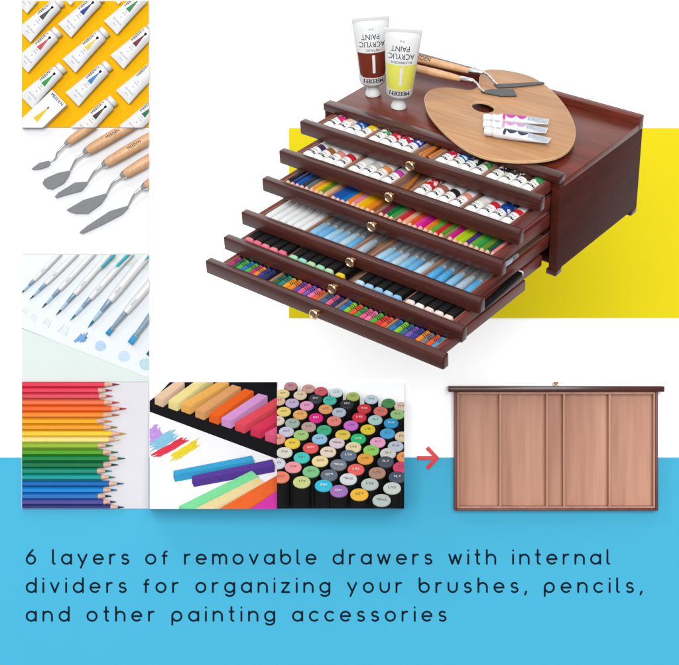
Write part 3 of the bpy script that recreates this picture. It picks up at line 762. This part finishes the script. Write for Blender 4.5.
for ox in (0, .2): kk.add([(p[0] * 4.2 + ox, -4.6 + p[1] * 4.6, 9.06) for p in v], f, 0, False)
kk.add([(-1.2, -14.5, 9.06), (1.2, -14.5, 9.06), (.0, -17.5, 9.06)], [[0, 2, 1]], 0, False); kk.build('lettering', INK, ct)
MB().add([(-.6, -17, 9.05), (.6, -17, 9.05), (3.2, -33, 9.05), (-3.2, -33, 9.05)], [[0, 3, 2, 1]]).build('color_wedge', OBJ, ct, 'ecc81e')
clip(ct, *T1); prune(ct)

# --- palette knives
T2 = (22, 149, 128.2, 254)
panel('white_knife_panel', 'square white panel with five palette knives lying diagonally', *T2, PAPER)
def knife_on_panel(blade, neck, hw, h0, h1, label, letter):
    r_ = root('palette_knife', label, 'palette knife', on_panel(22 + 63.5, 191, 2), 'palette knives on the white panel')
    P = lambda q, z=0: Vector((q[0] / 4.5267 - 85.5, 191 - (125 + q[1] / 4.5267), z))
    bl = [Vector(P(q)[:2]) for q in blade]
    MB().prism([(p_.x, p_.y) for p_ in bl], 2.6, 3.1, .12).build('blade', BLADE, r_, angle=14)
    np_ = [P(q, z) for q, z in neck]; pts = []
    for i in range(len(np_) - 1):
        for k in range(6): pts.append(np_[i].lerp(np_[i + 1], k / 6))
    pts.append(np_[-1])
    for _ in range(5): pts = [pts[0]] + [(pts[i - 1] + pts[i] * 2 + pts[i + 1]) / 4 for i in range(1, len(pts) - 1)] + [pts[-1]]
    n = len(pts); MB().sweep(pts, [hw * (.14 + .14 * i / n) for i in range(n)], 10).build('neck', STEEL, r_)
    a, b = P(h0, 7), P(h1, 7); d = (b - a).normalized()
    MB().sweep([a - d * 4.5, a - d * 4, a - d * .5, a + d * .6], [hw * .3, hw * .5, hw * .78, hw * .82], 18).build('ferrule', STEEL, r_)
    L = (b - a).length
    MB().sweep([a, a + d * 1, a + d * 6, a + d * 20, a + d * 45, a + d * 60], [hw * .72, hw * .85, hw * .98, hw * 1.08, hw * 1.1, hw], 18).build('handle', HANDLE, r_)
    if letter:
        v, f, w = text_mesh('MEEDEN'); up = Vector((-d.y, d.x, 0)); c = a + d * letter + Vector((0, 0, hw * 1.1 + .1))
        MB().add([c + d * (p[0] * 4.0) + up * (p[1] * 4.0 - 1.4 + .2 * hw) for p in v], f, 0, False).build('lettering', INK, r_)
    for k in KIDS(r_):
        pass
    clip(r_, *T2); prune(r_)
KN = [([(145, 200), (160, 188), (182, 172), (222, 163), (232, 168), (225, 186), (190, 200), (152, 204)], [((230, 167), 2.9), ((255, 156), 3), ((262, 130), 7), ((300, 92), 7)], 4.4, (315, 82), (425, 5), 'palette knife with the smallest notched blade, topmost of five', 0),
      ([(195, 262), (204, 246), (220, 237), (265, 218), (312, 208), (322, 213), (308, 240), (290, 265), (240, 292), (215, 288), (199, 272)], [((318, 212), 2.9), ((330, 190), 4), ((348, 160), 7), ((384, 134), 7)], 5.3, (400, 122), (620, -8), 'palette knife with broad blunt trowel blade, second from the top', 31),
      ([(250, 325), (268, 306), (340, 262), (392, 258), (400, 266), (370, 300), (300, 318), (258, 332)], [((396, 264), 2.9), ((412, 240), 4), ((432, 213), 7), ((468, 187), 7)], 5.3, (484, 178), (704, 50), 'palette knife with long narrow blunt blade in the middle of five', 34),
      ([(303, 385), (380, 340), (480, 311), (488, 317), (460, 358), (400, 402), (345, 402), (312, 392)], [((484, 314), 2.9), ((498, 288), 4), ((516, 262), 7), ((552, 238), 7)], 5.3, (567, 228), (790, 95), 'palette knife with wide pointed leaf blade, second from the bottom', 0),
      ([(362, 486), (400, 455), (500, 390), (578, 367), (584, 375), (555, 405), (470, 450), (378, 493), (366, 492)], [((580, 371), 2.9), ((594, 345), 4), ((610, 318), 7), ((642, 290), 7)], 5.3, (662, 280), (880, 150), 'palette knife with very long tapering blade, lowest of five', 0)]
for a in KN: knife_on_panel(*a)

# --- water brushes on paper
T3 = (22, 149, 254.6, 381.6)
panel('pale_brush_panel', 'square pale mint panel under the sheet with painted brush swatches', *T3, mat('mint_card', col('e6f3ef', .60), .7, .2, var=.01, nscale=.03))
K3 = lambda x, y: (x / 4.5267, 252 + y / 4.5267)
fr3 = axes_pxframe(85.5, 318, 2)
def loc3(x, y): u, v = K3(x, y); return (u - 85.5, 318 - v)
sh = root('paper_sheet', 'white paper sheet with pale blue brush swatches under the white brushes', 'paper', fr3)
MB().prism([loc3(60, 328), loc3(690, 576), loc3(690, 90), loc3(560, 60), loc3(380, 0), loc3(60, 0)][::-1], .05, .5).build('sheet', mat('brush_paper', col('f0f6fa', .63), .8, .1, var=.012, nscale=.4), sh)
MB().prism([loc3(60, 331), loc3(90, 342), loc3(245, 401), loc3(250, 399), loc3(95, 336), loc3(60, 322)], .02, .42).build('sheet_edge', OBJ, sh, '6fb78c')
def swatch(pts, r, hx):
    p = [(*loc3(x, y), .55) for x, y in pts]; s = MB().sweep(p, r, 8, flat=.12); s.build('swatch', OBJM, sh, hx)
def zig(x, y, w, h, n): return [(x + w * (i / (n * 2)) + (h * .5 if i % 2 else -h * .1), y - (h if i % 2 else 0) + i * 3) for i in range(2 * n + 1)]
swatch(zig(140, 300, 18, 26, 3), .35, 'cfe2f2'); swatch(zig(198, 325, 24, 30, 3), .4, 'bcd6ee'); swatch(zig(268, 362, 34, 40, 3), .45, 'b0cfea'); swatch([(338, 408), (372, 372), (352, 404), (384, 370), (362, 406), (398, 366), (372, 408), (394, 386), (382, 404)], 1.5, '7fb2ea'); swatch(zig(104, 270, 14, 22, 2), .3, 'c4ccd8')
for cx, cy, rr, hx in ((455, 425, 5.6, 'c2dcf6'), (562, 472, 6.0, 'd4e9fa'), (660, 508, 6.4, 'c8e6f0')):
    x, y = loc3(cx, cy); MB().prism([(x + rr * (1 + .07 * math.sin(3 * t + cx)) * math.cos(t), y + rr * .95 * math.sin(t)) for t in [2 * PI * k / 28 for k in range(28)]], .45, .62).build('swatch', OBJM, sh, hx)
clip(sh, *T3); prune(sh)
GREYB = mat('clear_ferrule', None, .2, .5, var=.06, objcol=True)
def panel_brush(tip, top, r, flat, wet, label):
    a, b = Vector((*loc3(*tip), 0)), Vector((*loc3(*top), 0)); d = (b - a); L = d.length; d.normalize()
    ang = math.atan2(d.y, d.x) - PI / 2
    r_ = root('water_brush', label, 'brush', fr3 @ Matrix.Translation((a.x, a.y, r * 1.35 + .6)) @ Matrix.Rotation(ang, 4, 'Z'), 'white water brushes on the sheet')
    bl = L * (.34 if not flat else .24)
    if flat:
        MB().box(-r * .78, r * .78, 0, bl, -.7, .7, .3).build('bristles', OBJ, r_, wet)
        MB().loft([[(w * math.cos(2 * PI * j / 20), y, h * math.sin(2 * PI * j / 20)) for j in range(20)] for w, h, y in ((r * .8, 1, bl), (r * .82, 1.1, bl + 1.6), (r * .62, r * .6, bl + 2.4), (r * .85, r * .85, L * .86), (r * .9, r * .9, L))]).build('ferrule', GREYB, r_, '8fa9b9')
    else:
        MB().lathe([(.12, 0), (r * .28, bl * .4), (r * .42, bl * .85), (r * .4, bl)], 14).build('bristles', OBJ, r_, wet)
        MB().lathe([(r * .44, bl * .8), (r * .56, bl * 1.1), (r * .66, L * .62)], 18).build('water_section', GREYB, r_, 'b2d3e6')
        MB().lathe([(r * .665, L * .62), (r * .8, L * .8), (r * .9, L), (r * .8, L + .8)], 18).build('ferrule', GREYB, r_, '82a5bc')
    MB().lathe([(r * .8, L + .3), (r * 1.15, L + 1.2), (r * 1.35, L + 14), (r * 1.4, L + 120)], 22).build('handle', PLASTIC, r_)
    v, f, w = text_mesh('MEEDEN'); sz = r * .8; y0 = L + 14; zt = r * 1.36 + .1
    MB().add([(p[1] * -sz + sz * .4, y0 + p[0] * sz * .9, zt) for p in v], f, 0, False).build('lettering', mat('faded_ink', col('8f8f96'), .6, .2) if 'faded_ink' not in bpy.data.materials else bpy.data.materials['faded_ink'], r_)
    clip(r_, *T3); prune(r_)
BR = [((97, 190), (155, 130), 2.0, 0, '3c5a72', 'white brush with thin tip cut off at the left edge'), ((137, 216), (208, 146), 2.1, 0, '26364a', 'white brush with thin dark tip, second from the left'),
      ((192, 255), (270, 172), 2.3, 0, '223044', 'white brush with pointed tip above the light striped swatch'), ((256, 288), (340, 192), 2.5, 0, '1f3a4c', 'white brush with teal grey tip above the long striped swatch'),
      ((320, 312), (410, 212), 2.6, 0, '1c7c8c', 'white brush with wet green blue tip left of the largest round brush'), ((400, 345), (500, 222), 3.3, 0, '1f6f9c', 'white brush with the largest round tip above the blue zigzag swatch'),
      ((488, 374), (570, 276), 3.1, 1, '2a8cc0', 'white flat brush with blue bristles above the round pale swatch'), ((592, 414), (692, 280), 3.9, 1, '2f9ad0', 'white wide flat brush with blue bristles near the right edge'),
      ((676, 470), (770, 350), 4.0, 1, '1c5a74', 'white brush with dark bristles cut off at the right edge')]
for a in BR: panel_brush(*a)
for (x, y), n in (((492, 44), 'left'), ((560, 40), 'middle'), ((640, 55), 'right')):
    a = Vector((*loc3(x - 30, y + 32), 0)); ang = math.radians(46 - 90); q = {'left': .8, 'middle': 1, 'right': 1.15}[n]
    r_ = root('teal_brush_cap', f'teal brush cap at the top right, {n} of three', 'brush cap', fr3 @ Matrix.Translation((a.x, a.y, 7.2)) @ Matrix.Rotation(ang, 4, 'Z'), 'teal brush caps at the top right')
    MB().lathe([(.9 * q, 1), (1.6 * q, 2.4), (1.9 * q, 30)], 16).build('cap', OBJG, r_, '3fb9c4')
    MB().lathe([(.55 * q, -2), (.9 * q, 1.1)], 12).build('tip', OBJ, r_, 'a8dde0'); clip(r_, *T3); prune(r_)

# --- row of coloured pencils
T4 = (22, 149, 381.9, 508.4)
panel('grey_pencil_panel', 'square pale grey panel with the rainbow row of pencils', *T4, mat('grey_card', col('e9e7ee', .60), .7, .2, var=.01, nscale=.03))
PY = [20, 47, 73, 102, 130, 158, 187, 214, 243, 270, 297, 327, 355, 384, 412, 440, 469, 498, 526, 552, 576]
PX = [475, 446, 450, 473, 507, 470, 440, 470, 507, 493, 445, 468, 497, 470, 442, 460, 495, 470, 445, 470, 502]
TX = [540, 508, 510, 540, 572, 540, 506, 531, 571, 545, 511, 535, 566, 535, 507, 522, 560, 530, 505, 525, 562]
PC = ['e8304c', 'ea3452', 'e04a5a', 'f8743e', 'fa6a22', 'fa8e2a', 'fcae12', 'f4a222', 'fcd236', 'fde68c', '9ac032', '58a61e', '108a46', '137646', '149078', '12a09c', '0e6cb8', '0e8adc', '2876c6', '4c4e9e', '35377c']
PNAME = ['cherry red', 'raspberry red', 'dusty coral red', 'light orange red', 'bright orange', 'apricot orange', 'amber', 'ochre yellow', 'sunny yellow', 'pale cream yellow', 'yellow green', 'grass green', 'emerald green', 'dark forest green', 'sea green', 'turquoise', 'deep blue', 'bright azure blue', 'denim blue', 'periwinkle violet', 'dark indigo']
LEAD = ['8a2a4a', 'b03a58', 'c04a58', 'd83a4a', 'c8283c', 'c86a4a', 'd88a3a', '8a7a3a', 'd8a020', 'f0dca0', '5a7a4a', '3a7a3a', '1a6a4a', '1f4a3a', '1a8a7a', '1a8a7a', '1a6a80', '1a6a9c', '23304c', '3a3a6a', '2c3a6a']
pl = pencil_proto('drawing_pencil', 120, 3.12, 14.0, 6.6)
for i in range(21):
    u0, v0 = TX[i] / 4.5267, 380 + PY[i] / 4.5267; k = (TX[i] - PX[i]) / 4.5267 / 14.0
    o = copy_tree(pl, on_panel(u0, v0, 4.9, 90) @ Matrix.Diagonal((1, k, 1, 1)), None, {'barrel': PC[i], 'lead': LEAD[i]})
    lb = f'{PNAME[i]} pencil below the {PNAME[i-1]} one in the rainbow row' if i else 'cherry red pencil, topmost of the rainbow row'
    tag(o, lb, 'pencil', 'rainbow row of pencils'); clip(o, *T4); prune(o)
remove_tree(pl)

# --- soft pastels: a tilted display wedge
SQ = .34
class Tilt:
    def __init__(s, rect, ny, nz, z0):
        s.u0, s.u1, s.v0, s.v1 = rect; s.ny, s.nz, s.z0 = ny, nz, z0
    def z(s, v):                                     # depth of the flat slope along the ray of pixel row v
        d0 = s.z0; k = s.ny / s.nz * SQ; y0 = (s.v0 - CY) * (1 - d0 / F)
        return (d0 + k * ((v - CY) - y0)) / (1 + k * (v - CY) / F)
    def pt(s, u, v, h=0.):                                                              # a point h above the slope's foot point (u, v)
        return ray_point(u, v - h * s.ny, s.z(v) + h * s.nz * SQ)
    def wedge(s, name, label, m):
        q = [s.pt(u, v) for u, v in ((s.u0, s.v0), (s.u1, s.v0), (s.u1, s.v1), (s.u0, s.v1))]; b = [ray_point(u, v) for u, v in ((s.u0, s.v0), (s.u1, s.v0), (s.u1, s.v1), (s.u0, s.v1))]
        o = MB().add(q + b, [[0, 1, 2, 3], [7, 6, 5, 4], [0, 4, 5, 1], [1, 5, 6, 2], [2, 6, 7, 3], [3, 7, 4, 0]], 0, False).build(name, m)
        return tag(o, label, 'panel')
T5 = (149.6, 277, 382, 509)
TP = Tilt(T5, .766, .643, 3)
Z5 = lambda x, y: (147 + x / 5.038, 380 + y / 5.038)
PAPERW = mat('paper_metric', (.58, .58, .59), .8, .2, var=.012, nscale=60)
TP.wedge('white_pastel_panel', 'square white panel with pastel sticks and bright chalk scribbles', PAPERW)
OBJMW = mat('soft_pastel', None, .92, .15, var=.07, nscale=420, bump=.4, objcol=True)
def slab(poly, h0, h1, name, m, parent=None, hx=None):
    pts = [Z5(*q) for q in poly]; n = len(pts)
    v = [TP.pt(*q, h0) for q in pts] + [TP.pt(*q, h1) for q in pts]
    f = [list(range(n))[::-1], [n + i for i in range(n)]] + [[i, (i + 1) % n, n + (i + 1) % n, n + i] for i in range(n)]
    return MB().add(v, f, 0, False).build(name, m, parent, hx)
I4 = Matrix.Identity(4)
cs = root('pastel_case', 'black foam pastel case holding nine warm coloured sticks', 'case', I4)
slab([(-5, 153), (8, 118), (60, 78), (160, -30), (800, -30), (800, 452)], 0, 2.2, 'foam_base', BLACKM, cs)
slab([(480, -12), (800, 96), (800, -40), (480, -40)], 2.3, 26, 'lid', BLACKM, cs)
clip(cs, *T5); prune(cs)
def stick(top_near_l, top_near_r, top_far_r, top_far_l, hgt, hx, label, floor=0.):
    """corners of the TOP face in the crop's pixels; hgt = stick height above the slope in pixels"""
    top = [Z5(*q) for q in (top_near_l, top_near_r, top_far_r, top_far_l)]
    foot = [(u, v + (hgt + floor) * TP.ny) for u, v in top]
    bm = bmesh.new()
    vb = [bm.verts.new(TP.pt(u, v, floor)) for u, v in foot]; vt = [bm.verts.new(TP.pt(u, v, floor + hgt)) for u, v in foot]
    bm.faces.new(vt); bm.faces.new(vb[::-1])
    for i in range(4): bm.faces.new((vb[i], vb[(i + 1) % 4], vt[(i + 1) % 4], vt[i]))
    bmesh.ops.recalc_face_normals(bm, faces=bm.faces[:])
    bmesh.ops.bevel(bm, geom=bm.edges[:], offset=.0008, segments=2, profile=.5, affect='EDGES')
    bmesh.ops.triangulate(bm, faces=[f for f in bm.faces if len(f.verts) > 4])
    me = bpy.data.meshes.new('pastel_stick'); bm.to_mesh(me); bm.free(); me.materials.append(OBJMW)
    o = bpy.data.objects.new('pastel_stick', me); C.objects.link(o); o.color = col(hx)
    tag(o, label, 'pastel stick', 'soft pastel sticks'); clip(o, *T5)
ST = [((38, 82), 42, 'ecc8a8', 'peach'), ((107, 102), 46, 'f4e296', 'pale yellow'), ((171, 118), 46, 'f2b45c', 'golden orange'), ((242, 147), 46, 'e4a46a', 'tan'), ((311, 170), 48, 'f4661e', 'bright orange'), ((374, 190), 48, 'dd9cda', 'lilac'), ((442, 214), 50, 'ec4e5e', 'coral red'), ((520, 240), 52, 'e2365c', 'raspberry'), ((594, 266), 54, 'ee608c', 'pink')]
far = [(150, 0), (290, -30), (370, 0), (430, 22), (492, 42), (562, 66), (650, 88), (740, 112), (820, 140)]
for i, ((a, w, hx, nm), fp) in enumerate(zip(ST, far)):
    dx = Vector((fp[0] - a[0], fp[1] - a[1])); k = 1.0
    nl, nr = a, (a[0] + w, a[1] + 17); fl = fp; frr = (fp[0] + w * .98, fp[1] + 13)
    stick(nl, nr, frr, fl, 47 / 5.038 / TP.ny * .86, hx, f'{nm} pastel stick in the black case' + (', beside the {} one'.format(ST[i - 1][3]) if i else ', first at the left'), 2.3)
stick((132, 456), (141, 478), (541, 404), (528, 379), 9.6, '39a6d8', 'bright blue pastel stick lying on the white paper')
stick((226, 482), (236, 504), (644, 428), (632, 398), 9.6, '5a3c9c', 'purple pastel stick lying in front of the blue one')
stick((160, 634), (226, 652), (562, 486), (528, 455), 8.5, '7fe09c', 'mint green pastel stick cut off at the lower edge')
stick((232, 652), (300, 668), (592, 516), (556, 488), 8.5, 'eed9a0', 'cream pastel stick beside the mint green one')
stick((330, 668), (440, 690), (740, 500), (670, 470), 9, 'f0682c', 'orange pastel stick at the lower right corner')
stick((490, 668), (620, 700), (800, 560), (720, 512), 9, 'd838ac', 'magenta pastel stick cut off at the lower right corner')
sr = random.Random(3)
def scribble(a, b, wid, n, hx, name='chalk_scribble', lab=''):
    r_ = root(name, lab, 'scribble', I4); mb = MB(); d = Vector((b[0] - a[0], b[1] - a[1])); nn = Vector((-d.y, d.x)).normalized()
    for k in range(n):
        c = (k + .5) / n; o = nn * wid * (c - .5); t0, t1 = sr.uniform(-.05, .2), sr.uniform(.82, 1.06)
        pts = []
        for j in range(9):
            t = t0 + (t1 - t0) * j / 8; q = Vector(a) + d * t + o + nn * sr.uniform(-2.5, 2.5); pts.append(TP.pt(*Z5(q.x, q.y), .3))
        mb.sweep(pts, [.0006] + [.0017 * sr.uniform(.6, 1.2) for _ in range(7)] + [.0006], 6, flat=.2, up=(0, -.77, .64))
    mb.build('chalk_mark', OBJMW, r_, hx); clip(r_, *T5); prune(r_)
scribble((5, 300), (70, 240), 60, 10, 'c99ae8', lab='lilac chalk scribble at the left edge of the paper')
scribble((10, 350), (145, 265), 55, 10, '8ccbe8', lab='light blue chalk scribble between lilac and red ones')
scribble((28, 392), (205, 290), 32, 9, 'e83a50', lab='red chalk scribble above the yellow one')
scribble((110, 405), (262, 312), 36, 9, 'f4dc2c', lab='yellow chalk scribble, nearest the blue stick')

# --- alcohol markers standing upright, seen from above: tilted display wedge
T6 = (277, 404.2, 382, 508.6)
TM = Tilt(T6, .8, .6, 2)
TM.wedge('white_marker_panel', 'square white panel crowded with upright black markers', mat('marker_paper', (.86, .87, .88), .8, .1, var=.01, nscale=60))
Z6 = lambda x, y: (275 + x / 5.038, 380 + y / 5.038)
LB = 44.
VAR = []
def up_marker():
    o = bpy.data.objects.new('alcohol_marker', None); C.objects.link(o)
    n = 28; N_ = Vector((0, .8, .6)); A_ = Vector((1, 0, 0)); B_ = N_.cross(A_)
    def ring(r, h): return [tuple(A_ * (r * math.cos(2 * PI * j / n)) + B_ * (r * math.sin(2 * PI * j / n)) + N_ * h) for j in range(n)]
    sqz = lambda x, y, z: (x, y, z * SQ)
    MB().loft([ring(8.15, -LB), ring(8.15, -2.2), ring(8.25, -1.2), ring(7.9, -.5)]).xf(sqz).build('barrel', BLACK, o)
    MB().loft([ring(7.85, -.6), ring(7.9, .4), ring(7.5, 1.2), ring(6.5, 1.5)]).xf(sqz).build('cap_disc', OBJ, o)
    def marks(seed):
        q = random.Random(seed); mk_ = MB(); n_ = q.choice((3, 3, 4)); a0 = q.uniform(-.3, .3)
        for k in range(n_):
            c = A_ * ((k - (n_ - 1) / 2) * 2.3) + B_ * ((k - 1) * a0); w = q.uniform(.5, .85); h = q.uniform(1.0, 1.5)
            sh_ = q.choice(([(-1, -1), (-1, 1), (1, 1), (1, 0), (-1, 0)], [(0, -1), (0, 1)], [(-1, 1), (1, 1), (-.6, -1)], [(1, 1), (-1, .6), (-1, -.8), (1, -1), (1, 0), (0, 0)], [(-1, 1), (-1, -1), (1, -1)], [(-1, -1), (0, 1), (1, -1)], [(-1, 1), (1, 1), (-1, -1), (1, -1)], [(1, 1), (-1, 1), (-1, 0), (1, 0), (1, -1), (-1, -1)], [(-1, 1), (-1, 0), (1, 0), (1, 1), (1, -1)], [(-1, 1), (0, -1), (1, 1)]))
            mk_.sweep([c + A_ * (x * w) + B_ * (y * h) + N_ * 1.62 for x, y in sh_], .34, 5, flat=.3, up=tuple(N_))
        return mk_.xf(sqz)
    marks(1).build('code_mark', OBJ, o, '6a5a58')
    VAR[:] = [marks(40 + q).mesh('code_mark', OBJ) for q in range(41)]
    return o
um = up_marker()
MARK = [(80, 32, 'dusty pink', 'c98f96'), (168, 45, 'tan pink', 'd9a99c'), (232, 58, 'coral red', 'e05e6e'), (308, 66, 'icy white', 'dfeef5'), (393, 85, 'olive green', 'b8c86e'), (485, 99, 'pale blue', 'cfe6f2'), (572, 118, 'mid green', '4f9a5c'), (636, 135, 'pale peach', 'eed2c0'),
 (40, 70, 'cream', 'f2dfa0'), (127, 78, 'beige', 'ead6b6'), (205, 96, 'black', '3c4048'), (276, 104, 'turquoise', '45c7b4'), (362, 123, 'black', '30343a'), (450, 146, 'red', 'dc3b45'), (532, 159, 'salmon', 'e2766a'), (617, 175, 'light green', 'a0d088'),
 (18, 106, 'peach', 'e8bea0'), (87, 118, 'lavender', 'c8b6dc'), (160, 131, 'candy pink', 'eba4cc'), (255, 148, 'soft orange', 'eda668'), (323, 165, 'grey blue', 'b8c8d8'), (425, 190, 'crimson', 'e0304a'), (505, 203, 'pale teal', 'b2d8d4'), (585, 219, 'cerulean', '2f9ed4'),
 (45, 161, 'butter yellow', 'f2da74'), (127, 176, 'light orange', 'efb260'), (207, 193, 'magenta', 'e8208a'), (298, 208, 'coral', 'f08a80'), (383, 231, 'orchid', 'd070d8'), (468, 251, 'yellow', 'ead030'), (567, 271, 'sky blue', '48a8e0'), (642, 287, 'sand', 'e4cdac'),
 (12, 206, 'oatmeal', 'e6d6c4'), (88, 219, 'grey green', 'a2b8aa'), (170, 238, 'taupe', 'c0a29a'), (248, 254, 'jade green', '38b888'), (342, 278, 'mustard', 'e8cc50'), (420, 298, 'emerald', '28c078'), (518, 316, 'blush pink', 'f0a8d0'), (608, 336, 'silver blue', 'bccad8'),
 (58, 262, 'pale lilac', 'd0cce2'), (132, 279, 'apple green', 'a6d07a'), (225, 299, 'baby blue', '94c8ec'), (312, 319, 'pale mauve', 'e0d0d8'), (395, 341, 'pale yellow', 'ecdcaa'), (485, 356, 'lime', '90d460'), (570, 372, 'stone grey', 'd4d2ce'), (654, 390, 'orange', 'ee9a5a'),
 (14, 299, 'salmon orange', 'e8a088'), (88, 321, 'bright yellow', 'f0d040'), (180, 344, 'red coral', 'ec5a5a'), (268, 364, 'ivory', 'ecdcc8'), (370, 381, 'slate grey', '66768a'), (455, 399, 'amber', 'e8a440'), (557, 414, 'dark slate', '4a5262'), (636, 442, 'crimson pink', 'd8406c'),
 (48, 367, 'pale beige', 'e0dccf'), (135, 393, 'aqua', '40ccc0'), (227, 411, 'custard', 'f4dca0'), (320, 429, 'steel grey', '7a828e'), (408, 453, 'tomato red', 'ec6460'), (515, 470, 'brown', 'b08876'), (616, 491, 'charcoal', '485262'),
 (12, 422, 'misty lilac', 'd4d6e2'), (92, 441, 'rose pink', 'f09aa4'), (182, 464, 'leaf green', '7cc488'), (273, 481, 'slate', '62707c'), (370, 501, 'light grey', 'd8dce0'), (478, 527, 'sage grey', 'bac8c2'), (590, 547, 'cool grey', 'c8d0cc'),
 (30, 491, 'orange coral', 'ec8468'), (135, 516, 'khaki green', 'ccd488'), (245, 534, 'cyan', '30bcd8'), (323, 561, 'purple', 'a070b8'), (425, 579, 'golden yellow', 'f0b838'), (537, 608, 'silver green', 'b6c4bc')]
cnt = {}
for i, (x, y, nm, hx) in enumerate(MARK):
    u, v = Z6(x, y); k = .80 + .37 * (y / 610); r_px = k
    vf = v + LB * k * .8; d = TM.z(vf) + LB * k * .6 * SQ
    o = copy_tree(um, axes_pxframe(u, v, d) @ Matrix.Scale(k, 4), None, {'cap_disc': hx})
    for c in KIDS(o):
        if c.name.startswith('code_mark'): c.data = VAR[(i * 5 + i // 7) % 41]
        if c.name.startswith('code_mark') and (nm in ('black', 'dark slate', 'charcoal', 'magenta', 'red', 'crimson', 'red coral', 'slate', 'slate grey', 'steel grey', 'purple', 'emerald', 'cyan', 'tomato red', 'cerulean')): c.color = col('e8e8ea')
    nb = min(((abs(x - a) + abs(y - b) * 1.4, c) for a, b, c, _ in MARK if (a, b) != (x, y) and c != nm), key=lambda t: t[0])[1]
    tag(o, f'black marker with {nm} cap, next to the {nb} capped one', 'marker', 'black markers standing in the panel'); clip(o, *T6); prune(o)
remove_tree(um)

# --- empty divided tray seen from above
tr = root('divided_tray', 'empty wooden drawer tray with five compartments, seen from above', 'tray', axes_pxframe(554.7, 448, 3))
X0, X1, Y1, Y0 = -101., 101., 56.5, -61.5
MB().box(-107.2, 107.2, 56.6, 62.2, -2, 13, .8).build('front_rail', MAHOG, tr)
knb = MB(); knb.lathe([(1.6, 0), (1.6, .8), (1.0, 1.2), (1.1, 2.0), (2.6, 2.8), (2.9, 3.6), (2.2, 4.0)], 20); knb.xf(lambda a, b, c: (a + .5, b + 62.2, c + 5)); knb.build('knob', BRASS, tr)
MB().box(X0 + 3.0, X1 - 3.0, Y0 + 3, Y1 - .1, -2, 1).build('bottom_board', TRAYW, tr)
for x0, x1 in ((X0, X0 + 2.6), (X1 - 2.6, X1)): MB().box(x0, x1, Y0, Y1, -2, 11, .4).build('side_wall', TRAYE, tr)
MB().box(X0 + 2.7, X1 - 2.7, Y0, Y0 + 2.6, -2, 11, .4).build('back_wall', TRAYE, tr)
for x0, x1 in ((X0 + 2.7, X0 + 4.4), (X1 - 4.4, X1 - 2.7)): MB().box(x0, x1, Y0 + 2.7, Y1 - .2, 1.05, 10.2, .3).build('lining', TRAYW, tr)
MB().box(X0 + 4.5, X1 - 4.5, Y1 - 2.2, Y1 - .2, 1.05, 10.2, .3).build('lining', TRAYW, tr)
MB().box(X0 + 4.5, X1 - 4.5, Y0 + 2.7, Y0 + 4.2, 1.05, 10.2, .3).build('lining', TRAYW, tr)
for c in (499.3, 545.6, 562.5, 607.8):
    x = c - 554.7; MB().box(x - 1.1, x + 1.1, Y0 + 4.3, Y1 - 2.3, 1.05, 11.5, .3).build('divider', TRAYW, tr)

# ------------------------------------------------------------------ labels of repeats: make each one single out one thing
bylab = {}
for o, cn, noun, dr, n in REG: bylab.setdefault(o['label'], []).append((o, cn, noun, dr, n))
for lab, L_ in bylab.items():
    if len(L_) > 1:
        for k, (o, cn, noun, dr, n) in enumerate(L_):
            o['label'] = lab + (', farther left' if k == 0 else ', farther right' if k == len(L_) - 1 else ', middle')

# ------------------------------------------------------------------ light: a bright photo studio
w = bpy.data.worlds.new('World'); sc.world = w; w.use_nodes = True
nt = w.node_tree; bg = nt.nodes['Background']; L = nt.links.new
tc = nt.nodes.new('ShaderNodeTexCoord'); sp = nt.nodes.new('ShaderNodeSeparateXYZ'); L(tc.outputs['Generated'], sp.inputs[0])
mr = nt.nodes.new('ShaderNodeMapRange'); mr.inputs['From Min'].default_value = -1; mr.inputs['From Max'].default_value = 1; mr.inputs['To Min'].default_value = .40; mr.inputs['To Max'].default_value = .66
L(sp.outputs['Z'], mr.inputs['Value'])
mx_ = nt.nodes.new('ShaderNodeMapRange'); mx_.inputs['From Min'].default_value = 0; mx_.inputs['From Max'].default_value = 1; mx_.inputs['To Min'].default_value = 1; mx_.inputs['To Max'].default_value = .45   # the right side of the studio is darker
L(sp.outputs['X'], mx_.inputs['Value']); mm_ = nt.nodes.new('ShaderNodeMath'); mm_.operation = 'MULTIPLY'
cap_ = nt.nodes.new('ShaderNodeMapRange'); cap_.interpolation_type = 'SMOOTHSTEP'; cap_.inputs['From Min'].default_value = .72; cap_.inputs['From Max'].default_value = .9; cap_.inputs['To Min'].default_value = 0; cap_.inputs['To Max'].default_value = .7   # overhead soft light
L(sp.outputs['Z'], cap_.inputs['Value']); ad_ = nt.nodes.new('ShaderNodeMath'); ad_.operation = 'ADD'
L(mr.outputs[0], ad_.inputs[0]); L(cap_.outputs[0], ad_.inputs[1])
L(ad_.outputs[0], mm_.inputs[0]); L(mx_.outputs[0], mm_.inputs[1]); L(mm_.outputs[0], bg.inputs['Strength']); bg.inputs['Color'].default_value = (1, 1, 1, 1)
def area(name, loc, target, size, power, color=(1, 1, 1)):
    l = bpy.data.lights.new(name, 'AREA'); l.shape = 'RECTANGLE'; l.size = size[0]; l.size_y = size[1]; l.energy = power; l.color = color
    o = bpy.data.objects.new(name, l); C.objects.link(o); o.location = loc
    o.rotation_euler = (Vector(target) - Vector(loc)).to_track_quat('-Z', 'Y').to_euler(); return o
area('front_softbox', (-.1, -8.2, 1.3), (.1, 0, -.05), (5.0, 3.6), 850)
area('strip_light', (-1.35, -1.75, 1.85), (.1, -.55, .1), (.4, .4), 11)
sc.view_settings.view_transform = 'Standard'; sc.view_settings.look = 'None'; sc.view_settings.exposure = 0; sc.view_settings.gamma = 1
sc.cycles.max_bounces = 8; sc.cycles.transparent_max_bounces = 12
